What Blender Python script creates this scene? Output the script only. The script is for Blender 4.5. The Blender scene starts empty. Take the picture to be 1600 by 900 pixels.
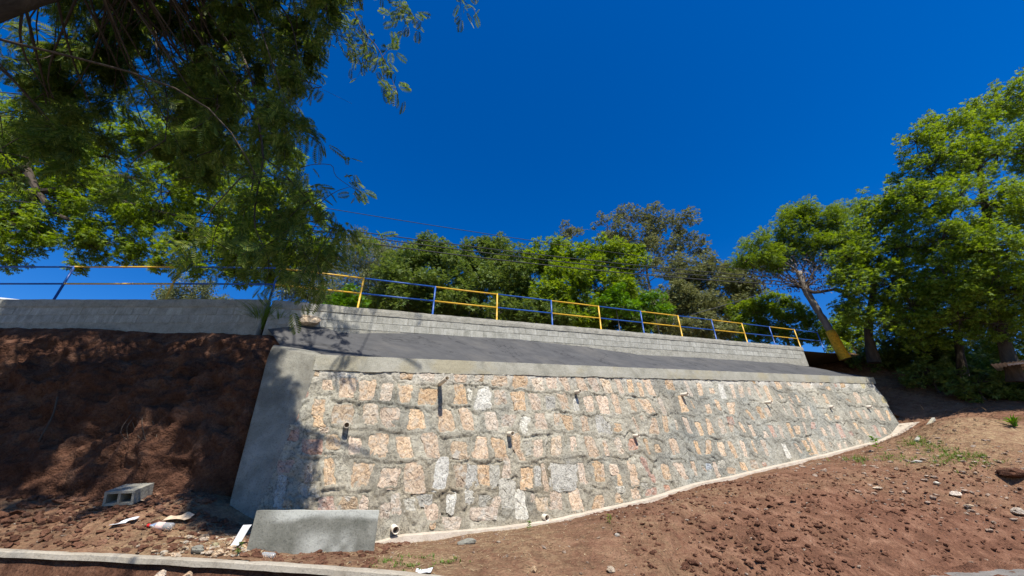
import bpy, math, random
import numpy as np
from mathutils import Vector

# ------------------------------------------------------------------ camera, sky, sun, exposure
scene = bpy.context.scene
COL = scene.collection
F_PX, PITCH = 590.0, math.radians(27.70)          # focal length in pixels of a 1600 px wide frame
CAM = np.array([0.0, 0.0, 1.5])
cam = bpy.data.cameras.new('camera')
cam.sensor_width = 36.0
cam.lens = 36.0 * F_PX / 1600.0
cam.clip_end = 3000.0
cam_o = bpy.data.objects.new('camera', cam)
COL.objects.link(cam_o)
cam_o.location = CAM
cam_o.rotation_euler = (math.pi / 2 + PITCH, 0, 0)
scene.camera = cam_o

SUN_EL, SUN_AZ = math.radians(57.0), math.radians(159.0)     # azimuth from +Y towards +X
SUN = np.array([math.sin(SUN_AZ) * math.cos(SUN_EL), math.cos(SUN_AZ) * math.cos(SUN_EL), math.sin(SUN_EL)])
world = bpy.data.worlds.new('World')
scene.world = world
world.use_nodes = True
wn, wl = world.node_tree.nodes, world.node_tree.links
wn.clear()
sky = wn.new('ShaderNodeTexSky')
sky.sky_type = 'NISHITA'
sky.sun_disc = False
sky.sun_elevation = SUN_EL
sky.sun_rotation = SUN_AZ
sky.altitude = 1000
sky.air_density = 1.15
sky.dust_density = 0.0
sky.ozone_density = 6.0
hs = wn.new('ShaderNodeHueSaturation')
hs.inputs['Saturation'].default_value = 1.35
hs.inputs['Hue'].default_value = 0.512
hs.inputs['Value'].default_value = 1.0
bg = wn.new('ShaderNodeBackground')
bg.inputs['Strength'].default_value = 0.098
wo = wn.new('ShaderNodeOutputWorld')
wl.new(sky.outputs[0], hs.inputs['Color'])
wl.new(hs.outputs[0], bg.inputs['Color'])
wl.new(bg.outputs[0], wo.inputs['Surface'])

sl = bpy.data.lights.new('sun', 'SUN')
sl.energy = 5.0
sl.angle = math.radians(0.53)
sl.color = (1.0, 0.955, 0.88)
so = bpy.data.objects.new('sun', sl)
COL.objects.link(so)
so.rotation_euler = Vector(SUN).to_track_quat('Z', 'Y').to_euler()
so.location = (0, 0, 60)

scene.view_settings.view_transform = 'Standard'
scene.view_settings.look = 'None'
scene.view_settings.exposure = 0.68
scene.view_settings.gamma = 1.0
scene.view_settings.use_curve_mapping = False

rng = np.random.default_rng(11)
random.seed(11)

# ------------------------------------------------------------------ geometry helpers
cp, sp = math.cos(PITCH), math.sin(PITCH)
def ray(px, py):
    x = (px - 800) / F_PX; u = (450 - py) / F_PX
    return np.array([x, cp - u * sp, sp + u * cp])
def at(px, py, Y):
    """the point of the place at plan distance Y that the photograph shows at px, py"""
    R = ray(px, py)
    return CAM + R * (Y / R[1])
def depth(P):
    P = np.asarray(P) - CAM
    return P[1] * cp + P[2] * sp
def hit(px, py, p0, nrm):
    R = ray(px, py)
    return CAM + R * (((p0 - CAM) @ nrm) / (R @ nrm))

def _h(ix, iy, iz, seed):
    v = (ix * 374761393 + iy * 668265263 + iz * 2147483647 + seed * 1274126177) & 0xffffffff
    v = ((v ^ (v >> 13)) * 1274126177) & 0xffffffff
    v = v ^ (v >> 16)
    return (v & 0xffff) / 65535.0
def vnoise(p, seed=0):
    p = np.asarray(p, float)
    i = np.floor(p).astype(np.int64); f = p - i
    f = f * f * (3 - 2 * f)
    out = 0
    for dx in (0, 1):
        for dy in (0, 1):
            for dz in (0, 1):
                w = (f[..., 0] if dx else 1 - f[..., 0]) * (f[..., 1] if dy else 1 - f[..., 1]) * (f[..., 2] if dz else 1 - f[..., 2])
                out = out + w * _h(i[..., 0] + dx, i[..., 1] + dy, i[..., 2] + dz, seed)
    return out * 2 - 1
def fbm(p, octs=4, seed=0, gain=0.5):
    p = np.asarray(p, float); a = 1.0; o = 0; t = 0
    for k in range(octs):
        o = o + a * vnoise(p * (2.03 ** k) + 17.3 * k, seed + k); t += a; a *= gain
    return o / t
def sstep(a, b, x):
    t = np.clip((x - a) / (b - a), 0, 1); return t * t * (3 - 2 * t)

def new_mesh(name, V, Fq=None, Ft=None, mat=None, parent=None, smooth=False, attr=None):
    V = np.asarray(V, float)
    if parent is not None:
        V = V - np.array(parent_origin(parent))
    m = bpy.data.meshes.new(name)
    parts = []
    if Fq is not None and len(Fq): parts.append((np.asarray(Fq, np.int32), 4))
    if Ft is not None and len(Ft): parts.append((np.asarray(Ft, np.int32), 3))
    nl = sum(a.size for a, k in parts); npol = sum(len(a) for a, k in parts)
    m.vertices.add(len(V)); m.vertices.foreach_set('co', V.astype(np.float32).ravel())
    m.loops.add(nl); m.polygons.add(npol)
    m.loops.foreach_set('vertex_index', np.concatenate([a.ravel() for a, k in parts]))
    tot = np.concatenate([np.full(len(a), k, np.int32) for a, k in parts])
    st = np.concatenate([[0], np.cumsum(tot)[:-1]]).astype(np.int32)
    m.polygons.foreach_set('loop_start', st)
    m.polygons.foreach_set('loop_total', tot)
    m.polygons.foreach_set('use_smooth', np.full(npol, bool(smooth)))
    m.update(calc_edges=True)
    m.validate()
    if attr:
        for k, a in attr.items():
            at_ = m.attributes.new(k, 'FLOAT', 'POINT'); at_.data.foreach_set('value', np.asarray(a, np.float32))
    if mat is not None: m.materials.append(mat)
    o = bpy.data.objects.new(name, m)
    COL.objects.link(o)
    if parent is not None: o.parent = parent
    return o
def parent_origin(o):
    p = np.zeros(3)
    while o is not None:
        p = p + np.array(o.location); o = o.parent
    return p
def tag(o, label=None, cat=None, group=None, kind=None):
    if label: o['label'] = label
    if cat: o['category'] = cat
    if group: o['group'] = group
    if kind: o['kind'] = kind
    return o
def empty(name, loc, label, cat, group=None):
    o = bpy.data.objects.new(name, None); COL.objects.link(o)
    o.location = [float(a) for a in loc]; o.empty_display_size = 0.3; o['kind'] = 'thing'
    return tag(o, label, cat, group)
def grid_faces(nu, nv):
    i = np.arange(nu - 1)[:, None] * nv + np.arange(nv - 1)[None, :]
    i = i.ravel()
    return np.stack([i, i + nv, i + nv + 1, i + 1], 1)
def box_vf(c, ax, ay, az):
    """box from centre and three half-axis vectors"""
    c = np.asarray(c, float); ax, ay, az = map(lambda a: np.asarray(a, float), (ax, ay, az))
    V = [c + sx * ax + sy * ay + sz * az for sx in (-1, 1) for sy in (-1, 1) for sz in (-1, 1)]
    Fq = [(0, 1, 3, 2), (4, 6, 7, 5), (0, 4, 5, 1), (2, 3, 7, 6), (0, 2, 6, 4), (1, 5, 7, 3)]
    return np.array(V), np.array(Fq)
def bbox_vf(c, ax, ay, az, b=0.012):
    """bevelled box"""
    c = np.asarray(c, float); A = [np.asarray(a, float) for a in (ax, ay, az)]
    L = [np.linalg.norm(a) for a in A]; U = [a / l for a, l in zip(A, L)]
    V = []; idx = {}
    for sx in (-1, 1):
        for sy in (-1, 1):
            for sz in (-1, 1):
                s = (sx, sy, sz)
                for k in range(3):
                    p = c.copy()
                    for j in range(3): p = p + U[j] * s[j] * (L[j] if j == k else L[j] - b)
                    idx[s + (k,)] = len(V); V.append(p)
    Fq = []; Ft = []
    for k in range(3):
        i, j = [a for a in range(3) if a != k]
        for sg in (-1, 1):
            f = []
            for a, b_ in ((-1, -1), (1, -1), (1, 1), (-1, 1)):
                s = [0, 0, 0]; s[k] = sg; s[i] = a; s[j] = b_; f.append(idx[tuple(s) + (k,)])
            Fq.append(f)
    for k in range(3):
        i, j = [a for a in range(3) if a != k]
        for a in (-1, 1):
            for b_ in (-1, 1):
                s0 = [0, 0, 0]; s1 = [0, 0, 0]
                s0[k] = -1; s1[k] = 1; s0[i] = s1[i] = a; s0[j] = s1[j] = b_
                Fq.append([idx[tuple(s0) + (i,)], idx[tuple(s1) + (i,)], idx[tuple(s1) + (j,)], idx[tuple(s0) + (j,)]])
    for sx in (-1, 1):
        for sy in (-1, 1):
            for sz in (-1, 1):
                Ft.append([idx[(sx, sy, sz, k)] for k in range(3)])
    return np.array(V), np.array(Fq), np.array(Ft)
def tube_vf(path, radii, n=7, cap=True):
    path = np.asarray(path, float); m = len(path)
    radii = np.broadcast_to(np.asarray(radii, float), (m,))
    T = np.gradient(path, axis=0); T /= np.linalg.norm(T, axis=1)[:, None] + 1e-9
    ref = np.array([0.31, 0.17, 0.93])
    A = np.cross(T, ref); A /= np.linalg.norm(A, axis=1)[:, None] + 1e-9
    B = np.cross(T, A)
    t = np.arange(n) / n * 2 * math.pi
    V = (path[:, None, :] + radii[:, None, None] * (np.cos(t)[None, :, None] * A[:, None, :] + np.sin(t)[None, :, None] * B[:, None, :])).reshape(-1, 3)
    Fq = []
    for i in range(m - 1):
        for j in range(n):
            k = (j + 1) % n
            Fq.append((i * n + j, i * n + k, (i + 1) * n + k, (i + 1) * n + j))
    Ft = []
    if cap:
        for base, c in ((0, path[0]), ((m - 1) * n, path[-1])):
            V = np.vstack([V, c])
            ci = len(V) - 1
            for j in range(n): Ft.append((base + j, base + (j + 1) % n, ci))
    return V, Fq, Ft
class MB:
    def __init__(s): s.V = []; s.Q = []; s.T = []; s.n = 0
    def add(s, V, Q=None, T=None):
        if Q is not None and len(Q): s.Q.append(np.asarray(Q) + s.n)
        if T is not None and len(T): s.T.append(np.asarray(T) + s.n)
        s.V.append(np.asarray(V, float)); s.n += len(V); return s
    def build(s, name, mat, parent=None, smooth=False):
        return new_mesh(name, np.vstack(s.V), np.vstack(s.Q) if s.Q else None, np.vstack(s.T) if s.T else None, mat, parent, smooth)
def spline(pts, n):
    pts = np.asarray(pts, float); m = len(pts)
    P = np.vstack([2 * pts[0] - pts[1], pts, 2 * pts[-1] - pts[-2]])
    out = []
    for t in np.linspace(0, m - 1 - 1e-6, n):
        i = int(t); f = t - i
        a, b, c, d = P[i], P[i + 1], P[i + 2], P[i + 3]
        out.append(0.5 * (2 * b + (c - a) * f + (2 * a - 5 * b + 4 * c - d) * f ** 2 + (3 * b - a - 3 * c + d) * f ** 3))
    return np.array(out)

# ------------------------------------------------------------------ materials
class NT:
    def __init__(s, name, rough=0.85, spec=0.25):
        s.m = bpy.data.materials.new(name); s.m.use_nodes = True
        s.t = s.m.node_tree; s.N = s.t.nodes; s.L = s.t.links
        s.b = s.N['Principled BSDF']; s.b.inputs['Roughness'].default_value = rough
        s.b.inputs['Specular IOR Level'].default_value = spec
        s.tc = s.N.new('ShaderNodeTexCoord')
    def co(s, kind='Object', scale=(1, 1, 1)):
        mp = s.N.new('ShaderNodeMapping'); mp.inputs['Scale'].default_value = scale
        s.L.new(s.tc.outputs[kind], mp.inputs[0]); return mp.outputs[0]
    def vscale(s, v, sc):
        n = s.N.new('ShaderNodeVectorMath'); n.operation = 'MULTIPLY'; n.inputs[1].default_value = sc; s.L.new(v, n.inputs[0]); return n.outputs[0]
    def noise(s, scale, detail=5, rough=0.6, dist=0.0, co=None):
        n = s.N.new('ShaderNodeTexNoise'); n.inputs['Scale'].default_value = scale
        n.inputs['Detail'].default_value = detail; n.inputs['Roughness'].default_value = rough; n.inputs['Distortion'].default_value = dist
        s.L.new(co if co is not None else s.tc.outputs['Object'], n.inputs['Vector']); return n.outputs['Fac']
    def vor(s, scale, feat='F1', co=None):
        n = s.N.new('ShaderNodeTexVoronoi'); n.feature = feat; n.inputs['Scale'].default_value = scale
        s.L.new(co if co is not None else s.tc.outputs['Object'], n.inputs['Vector']); return n.outputs['Distance']
    def ramp(s, fac, stops):
        r = s.N.new('ShaderNodeValToRGB'); e = r.color_ramp.elements
        while len(e) < len(stops): e.new(0.5)
        for i, (p, c) in enumerate(stops):
            e[i].position = p; e[i].color = (c[0], c[1], c[2], 1) if not np.isscalar(c) else (c, c, c, 1)
        s.L.new(fac, r.inputs[0]); return r.outputs[0]
    def mix(s, fac, a, b, mode='MIX'):
        n = s.N.new('ShaderNodeMix'); n.data_type = 'RGBA'; n.blend_type = mode
        for sock, v in ((n.inputs[0], fac), (n.inputs[6], a), (n.inputs[7], b)):
            if hasattr(v, 'links'): s.L.new(v, sock)
            elif np.isscalar(v): sock.default_value = v
            else: sock.default_value = (v[0], v[1], v[2], 1)
        return n.outputs[2]
    def math(s, op, a, b=0.0):
        n = s.N.new('ShaderNodeMath'); n.operation = op
        for sock, v in ((n.inputs[0], a), (n.inputs[1], b)):
            if hasattr(v, 'links'): s.L.new(v, sock)
            else: sock.default_value = v
        return n.outputs[0]
    def attr(s, name):
        n = s.N.new('ShaderNodeAttribute'); n.attribute_name = name; return n.outputs['Fac']
    def objrand(s):
        return s.N.new('ShaderNodeObjectInfo').outputs['Random']
    def island(s):
        return s.N.new('ShaderNodeNewGeometry').outputs['Random Per Island']
    def color(s, c):
        if hasattr(c, 'links'): s.L.new(c, s.b.inputs['Base Color'])
        else: s.b.inputs['Base Color'].default_value = (*c, 1)
    def bump(s, h, strength=0.5, dist=0.02):
        n = s.N.new('ShaderNodeBump'); n.inputs['Strength'].default_value = strength; n.inputs['Distance'].default_value = dist
        s.L.new(h, n.inputs['Height']); s.L.new(n.outputs[0], s.b.inputs['Normal'])

def mat_stone(name, c1, c2, c3, smear=0.5):
    k = NT(name, 0.92, 0.15)
    rnd = k.objrand()
    off = k.N.new('ShaderNodeVectorMath'); off.operation = 'ADD'
    cx = k.N.new('ShaderNodeCombineXYZ'); r40 = k.math('MULTIPLY', rnd, 40.0)
    for i in range(3): k.L.new(r40, cx.inputs[i])
    k.L.new(k.tc.outputs['Object'], off.inputs[0]); k.L.new(cx.outputs[0], off.inputs[1])
    v = off.outputs[0]
    base = k.ramp(k.noise(9, 6, 0.65, 0.4, v), [(0.30, c1), (0.52, c2), (0.72, c3)])
    hv = k.N.new('ShaderNodeHueSaturation'); k.L.new(base, hv.inputs['Color'])
    k.L.new(k.math('ADD', k.math('MULTIPLY', rnd, 0.30), 0.84), hv.inputs['Value'])
    k.L.new(k.math('ADD', k.math('MULTIPLY', k.math('FRACT', k.math('MULTIPLY', rnd, 7.3)), 0.30), 0.66), hv.inputs['Saturation'])
    pits = k.ramp(k.noise(30, 5, 0.75, 0.3, v), [(0.36, 0.28), (0.47, 1.0)])
    c = k.mix(1.0, hv.outputs[0], pits, 'MULTIPLY')
    vein = k.ramp(k.noise(6, 5, 0.6, 0.9, v), [(0.475, 1.0), (0.5, 0.35), (0.525, 1.0)])
    c = k.mix(0.8, c, vein, 'MULTIPLY')
    sm = k.ramp(k.noise(6.5, 5, 0.62, 0.6, v), [(0.50, 0.0), (0.60, smear)])
    c = k.mix(sm, c, (0.44, 0.41, 0.345))
    k.color(c)
    k.bump(k.math('ADD', k.noise(14, 6, 0.7, 0.3, v), k.math('MULTIPLY', k.noise(55, 3, 0.7, 0, v), 0.5)), 1.0, 0.045)
    return k.m
M = {}
M['o'] = mat_stone('sandstone_orange', (0.42, 0.26, 0.135), (0.60, 0.405, 0.225), (0.68, 0.52, 0.335), 0.42)
M['p'] = mat_stone('sandstone_pink', (0.46, 0.325, 0.19), (0.60, 0.455, 0.295), (0.67, 0.55, 0.40), 0.5)
M['w'] = mat_stone('whitewashed_stone', (0.44, 0.40, 0.31), (0.60, 0.56, 0.45), (0.66, 0.62, 0.51), 0.35)
M['t'] = mat_stone('sandstone_tan', (0.33, 0.23, 0.14), (0.52, 0.37, 0.22), (0.58, 0.45, 0.29), 0.8)
M['r'] = mat_stone('sandstone_red', (0.30, 0.155, 0.09), (0.48, 0.26, 0.16), (0.56, 0.37, 0.25), 0.5)
M['g'] = mat_stone('mortar_covered_stone', (0.31, 0.28, 0.215), (0.45, 0.415, 0.325), (0.52, 0.48, 0.39), 0.3)
M['b'] = mat_stone('bluish_stone', (0.28, 0.31, 0.33), (0.40, 0.43, 0.44), (0.46, 0.48, 0.47), 0.2)
M['y'] = mat_stone('ochre_stone', (0.36, 0.29, 0.12), (0.50, 0.42, 0.20), (0.56, 0.48, 0.27), 0.2)

def mat_mortar():
    k = NT('mortar', 0.93, 0.15)
    base = k.ramp(k.noise(3.0, 8, 0.68, 0.5), [(0.28, (0.26, 0.235, 0.18)), (0.5, (0.455, 0.415, 0.32)), (0.70, (0.59, 0.545, 0.43))])
    tan = k.mix(k.attr('tan'), base, k.ramp(k.noise(5, 6, 0.7), [(0.3, (0.24, 0.19, 0.12)), (0.7, (0.47, 0.39, 0.27))]))
    c = k.mix(k.attr('cool'), tan, k.ramp(k.noise(4, 7, 0.65), [(0.3, (0.23, 0.23, 0.195)), (0.7, (0.43, 0.43, 0.37))]))
    c = k.mix(k.attr('pale'), c, (0.66, 0.61, 0.52))
    fine = k.ramp(k.noise(26, 6, 0.78), [(0.34, 0.34), (0.50, 1.0)])
    c = k.mix(1.0, c, fine, 'MULTIPLY')
    stn = k.ramp(k.noise(0.75, 6, 0.65, 0.6), [(0.36, 0.66), (0.56, 0.97)])
    c = k.mix(1.0, c, stn, 'MULTIPLY')
    vein = k.ramp(k.noise(4.2, 6, 0.62, 0.7), [(0.482, 1.0), (0.5, 0.25), (0.518, 1.0)])
    c = k.mix(k.ramp(k.noise(1.7, 3, 0.5), [(0.42, 0.0), (0.55, 0.9)]), c, k.mix(1.0, c, vein, 'MULTIPLY'))
    k.color(c)
    k.bump(k.math('ADD', k.noise(12, 8, 0.75, 0.4), k.math('MULTIPLY', k.noise(60, 3, 0.7), 0.4)), 1.0, 0.05)
    return k.m
M['mortar'] = mat_mortar()

def mat_concrete(name, c1, c2, c3, sc=3.0, streak=0.0, stain=None, bump=0.6, rnd=0.0):
    k = NT(name, 0.9, 0.2)
    off = k.N.new('ShaderNodeVectorMath'); off.operation = 'ADD'          # no two copies share a pattern
    cx = k.N.new('ShaderNodeCombineXYZ'); r40 = k.math('MULTIPLY', k.objrand(), 57.0)
    for i in range(3): k.L.new(r40, cx.inputs[i])
    k.L.new(k.tc.outputs['Object'], off.inputs[0]); k.L.new(cx.outputs[0], off.inputs[1])
    v0 = off.outputs[0]; base_noise = k.noise
    k.noise = lambda scale, detail=5, rough=0.6, dist=0.0, co=None: base_noise(scale, detail, rough, dist, v0 if co is None else co)
    c = k.ramp(k.noise(sc, 8, 0.66, 0.4), [(0.30, c1), (0.5, c2), (0.70, c3)])
    if rnd:
        hv = k.N.new('ShaderNodeHueSaturation'); k.L.new(c, hv.inputs['Color'])
        k.L.new(k.math('ADD', k.math('MULTIPLY', k.objrand(), rnd), 1 - rnd * 0.5), hv.inputs['Value']); c = hv.outputs[0]
    if streak:
        st = k.ramp(k.noise(9, 4, 0.6, 0.0, k.vscale(v0, (1.0, 1.0, 0.10))), [(0.52, 0.0), (0.62, streak)])
        c = k.mix(st, c, (0.60, 0.59, 0.53))
    if stain:
        s_ = k.ramp(k.noise(0.9, 5, 0.6, 0.5), [(0.50, 0.0), (0.62, 0.75)])
        c = k.mix(s_, c, stain)
    fine = k.ramp(k.noise(45, 4, 0.7), [(0.32, 0.62), (0.48, 1.0)])
    c = k.mix(1.0, c, fine, 'MULTIPLY')
    k.color(c)
    k.bump(k.noise(16, 8, 0.72), bump, 0.025)
    return k.m
M['coping'] = mat_concrete('coping_concrete', (0.22, 0.21, 0.165), (0.32, 0.305, 0.245), (0.39, 0.37, 0.305), 2.2, stain=(0.33, 0.29, 0.19))
M['plaster'] = mat_concrete('plaster', (0.14, 0.13, 0.105), (0.22, 0.21, 0.17), (0.30, 0.285, 0.235), 2.2, stain=(0.14, 0.13, 0.105), bump=0.8)
M['block'] = mat_concrete('concrete_block', (0.22, 0.215, 0.18), (0.31, 0.30, 0.255), (0.38, 0.37, 0.32), 4.0, streak=0.22, rnd=0.16)
M['block_mortar'] = mat_concrete('block_mortar', (0.21, 0.20, 0.165), (0.30, 0.285, 0.235), (0.37, 0.35, 0.295), 5.0, bump=1.0)
M['footing'] = mat_concrete('footing_concrete', (0.36, 0.30, 0.225), (0.48, 0.41, 0.32), (0.55, 0.48, 0.385), 5.0, bump=0.4)
M['slab'] = mat_concrete('slab_concrete', (0.20, 0.205, 0.18), (0.29, 0.295, 0.265), (0.36, 0.36, 0.325), 2.6, stain=(0.44, 0.41, 0.33), bump=0.3)
M['kerb'] = mat_concrete('kerb_concrete', (0.24, 0.205, 0.155), (0.34, 0.30, 0.235), (0.42, 0.375, 0.30), 3.0, bump=0.5)
M['cinder'] = mat_concrete('cinder_concrete', (0.20, 0.18, 0.14), (0.29, 0.27, 0.215), (0.36, 0.34, 0.28), 6.0, bump=0.8)

def mat_slab():
    k = NT('slab_concrete', 0.9, 0.2)
    c = k.ramp(k.noise(2.6, 8, 0.66, 0.4), [(0.30, (0.10, 0.10, 0.08)), (0.5, (0.155, 0.152, 0.125)), (0.70, (0.215, 0.21, 0.175))])
    c = k.mix(k.attr('pale'), c, (0.40, 0.40, 0.35))
    fine = k.ramp(k.noise(45, 4, 0.7), [(0.32, 0.6), (0.48, 1.0)])
    k.color(k.mix(1.0, c, fine, 'MULTIPLY')); k.bump(k.noise(14, 8, 0.72), 0.5, 0.025)
    return k.m
M['slab'] = mat_slab()
def mat_tar():
    k = NT('tarred_surface', 0.78, 0.28)
    c = k.ramp(k.noise(5, 6, 0.6, 0.3, k.co('Object', (0.35, 1, 1))), [(0.3, (0.047, 0.047, 0.048)), (0.7, (0.075, 0.074, 0.073))])
    vein = k.ramp(k.noise(0.9, 5, 0.6, 0.5, k.co('Object', (0.45, 1.3, 1.3))), [(0.492, 1.0), (0.5, 0.3), (0.508, 1.0)])
    c = k.mix(1.0, c, vein, 'MULTIPLY')
    dust = k.ramp(k.noise(1.3, 6, 0.7, 0.3, k.co('Object', (0.5, 1, 1))), [(0.50, 0.0), (0.72, 0.5)])
    c = k.mix(dust, c, (0.125, 0.115, 0.10))
    k.color(c); k.bump(k.noise(5, 7, 0.65, 0.3, k.co('Object', (0.6, 1, 1))), 0.8, 0.03)
    return k.m
M['tar'] = mat_tar()

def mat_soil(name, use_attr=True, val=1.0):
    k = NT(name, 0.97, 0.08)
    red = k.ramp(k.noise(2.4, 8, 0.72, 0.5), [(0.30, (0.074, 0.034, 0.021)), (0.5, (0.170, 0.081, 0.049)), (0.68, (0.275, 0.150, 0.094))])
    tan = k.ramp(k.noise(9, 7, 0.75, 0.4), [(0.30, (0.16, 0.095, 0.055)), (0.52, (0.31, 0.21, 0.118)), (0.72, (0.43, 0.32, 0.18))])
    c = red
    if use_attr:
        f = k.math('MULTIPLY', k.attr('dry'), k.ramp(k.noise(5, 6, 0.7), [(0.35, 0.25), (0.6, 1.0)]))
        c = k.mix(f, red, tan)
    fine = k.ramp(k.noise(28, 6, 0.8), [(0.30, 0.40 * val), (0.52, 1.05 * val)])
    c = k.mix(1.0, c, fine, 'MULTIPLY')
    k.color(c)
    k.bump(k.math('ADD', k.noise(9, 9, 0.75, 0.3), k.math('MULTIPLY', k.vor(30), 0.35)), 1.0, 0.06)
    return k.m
M['soil'] = mat_soil('soil')
M['bank'] = mat_soil('soil_shade_darkened', False, 0.62); M['clod'] = mat_soil('clod_soil', False, 0.9)  # bank colour lowered to stand in for deep canopy shade

def mat_plain(name, c, rough=0.6, spec=0.3, var=0.15, sc=20, metal=0.0):
    k = NT(name, rough, spec); k.b.inputs['Metallic'].default_value = metal
    a = tuple(max(0, x * (1 - var)) for x in c); b = tuple(min(1, x * (1 + var)) for x in c)
    k.color(k.ramp(k.noise(sc, 5, 0.6), [(0.3, a), (0.7, b)]))
    k.bump(k.noise(sc * 2, 4, 0.6), 0.15, 0.01)
    return k.m
def mat_paint(name, c):
    k = NT(name, 0.42, 0.45)
    chips = k.ramp(k.noise(7, 7, 0.75, 0.2), [(0.60, 0.0), (0.66, 0.75)])
    base = k.ramp(k.noise(3, 4, 0.6), [(0.3, tuple(x * 0.82 for x in c)), (0.7, c)])
    k.color(k.mix(chips, base, (0.10, 0.07, 0.045)))
    k.bump(k.noise(25, 4, 0.6), 0.2, 0.01)
    return k.m
M['yellow'] = mat_paint('yellow_paint', (0.72, 0.42, 0.03))
M['blue'] = mat_paint('blue_paint', (0.015, 0.085, 0.34))
M['pvc'] = mat_plain('pvc', (0.62, 0.54, 0.42), 0.5, 0.3)
M['pvc_rust'] = mat_plain('pvc_end', (0.17, 0.12, 0.085), 0.8)
M['yellow_trunk'] = mat_plain('yellow_bark', (0.70, 0.36, 0.02), 0.7, 0.2, 0.35, 12)

def mat_bark(name, c1, c2):
    k = NT(name, 0.93, 0.15)
    n = k.noise(6, 8, 0.7, 0.4, k.co('Object', (1, 1, 0.22)))
    k.color(k.ramp(n, [(0.3, c1), (0.7, c2)])); k.bump(n, 1.0, 0.06)
    return k.m
M['bark_dark'] = mat_bark('dark_bark', (0.035, 0.028, 0.022), (0.11, 0.085, 0.065))
M['bark_grey'] = mat_bark('grey_bark', (0.11, 0.09, 0.07), (0.30, 0.26, 0.21))

def mat_leaf(name, c_dark, c_mid, c_light, trans=0.35, gloss=0.28):
    k = NT(name, 0.52, gloss)
    r = k.island()
    big = k.noise(0.9, 3, 0.6)
    f = k.math('ADD', k.math('MULTIPLY', r, 0.62), k.math('MULTIPLY', big, 0.45))
    c = k.ramp(f, [(0.12, c_dark), (0.48, c_mid), (0.88, c_light)])
    k.color(c)
    tr = k.N.new('ShaderNodeBsdfTranslucent')
    hv = k.N.new('ShaderNodeHueSaturation'); hv.inputs['Hue'].default_value = 0.485; hv.inputs['Saturation'].default_value = 1.1; hv.inputs['Value'].default_value = 1.35
    k.L.new(c, hv.inputs['Color']); k.L.new(hv.outputs[0], tr.inputs['Color'])
    mx = k.N.new('ShaderNodeMixShader'); mx.inputs[0].default_value = trans
    k.L.new(k.b.outputs[0], mx.inputs[1]); k.L.new(tr.outputs[0], mx.inputs[2])
    k.L.new(mx.outputs[0], k.N['Material Output'].inputs['Surface'])
    return k.m
M['lf_dark'] = mat_leaf('leaf_dark_green', (0.042, 0.080, 0.014), (0.095, 0.152, 0.027), (0.20, 0.25, 0.062), 0.4)
M['lf_mid'] = mat_leaf('leaf_green', (0.052, 0.100, 0.010), (0.125, 0.205, 0.018), (0.25, 0.325, 0.048), 0.50)
M['lf_bright'] = mat_leaf('leaf_bright_green', (0.050, 0.130, 0.008), (0.095, 0.225, 0.012), (0.17, 0.31, 0.03))
M['lf_grey'] = mat_leaf('leaf_grey_green', (0.066, 0.084, 0.026), (0.14, 0.158, 0.052), (0.28, 0.28, 0.12), 0.3, 0.25)
M['lf_olive'] = mat_leaf('leaf_olive', (0.065, 0.085, 0.032), (0.135, 0.16, 0.062), (0.24, 0.26, 0.12), 0.35)
M['lf_fern'] = mat_leaf('leaf_feathery', (0.034, 0.070, 0.011), (0.078, 0.135, 0.020), (0.20, 0.235, 0.045), 0.50)
M['lf_dry'] = mat_leaf('leaf_dry', (0.05, 0.033, 0.022), (0.10, 0.068, 0.045), (0.17, 0.12, 0.08), 0.15)
M['lf_grass'] = mat_leaf('leaf_grass', (0.05, 0.10, 0.012), (0.10, 0.18, 0.02), (0.20, 0.27, 0.06), 0.3)
M['straw'] = mat_leaf('straw', (0.22, 0.16, 0.08), (0.38, 0.29, 0.16), (0.52, 0.42, 0.26), 0.1)
# ------------------------------------------------------------------ the line of the parapet and the retaining wall
TH = math.radians(25.03)
D = np.array([math.cos(TH), math.sin(TH), 0.0]); N = np.array([math.sin(TH), -math.cos(TH), 0.0]); UP = np.array([0, 0, 1.0])
SLOPE = 0.0897
P0 = np.array([-4.098, 9.121, 5.676])
BATTER = 0.22
def par(s, w=0.0, z=0.0):
    return P0 + D * s + N * w + UP * (SLOPE * s + z)
def on_w(px, py, w):
    P = hit(px, py, P0 + N * w, N); return P, (P - P0) @ D
WC = 1.2
def line_on_w(pa, pb, w):
    A, sa = on_w(*pa, w); B, sb = on_w(*pb, w)
    k = (B[2] - A[2]) / (sb - sa)
    return A[2] - k * sa, k                       # z = z0 + k s
CT0, CTK = line_on_w((497, 553), (1362, 589), WC + 0.05)
CB0, CBK = line_on_w((497, 578), (1362, 599), WC)
def cop_top(s): return CT0 + CTK * s
A0 = P0 + N * WC; A0 = np.array([A0[0], A0[1], CB0])
DS = D + UP * CBK
MD = N * BATTER - UP
FN = np.cross(MD, DS); FN /= np.linalg.norm(FN)
if FN @ N < 0: FN = -FN
def face_sv(px, py):
    P = hit(px, py, A0, FN); s = (P - A0) @ D
    return s, CBK * s - (P[2] - A0[2])
def face_pt(s, v, h=0.0):
    s = np.asarray(s, float)[..., None]; v = np.asarray(v, float)[..., None]; h = np.asarray(h, float)[..., None]
    return A0 + DS * s + MD * v + FN * h
S_END = on_w(1364, 590, WC)[1]

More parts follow.
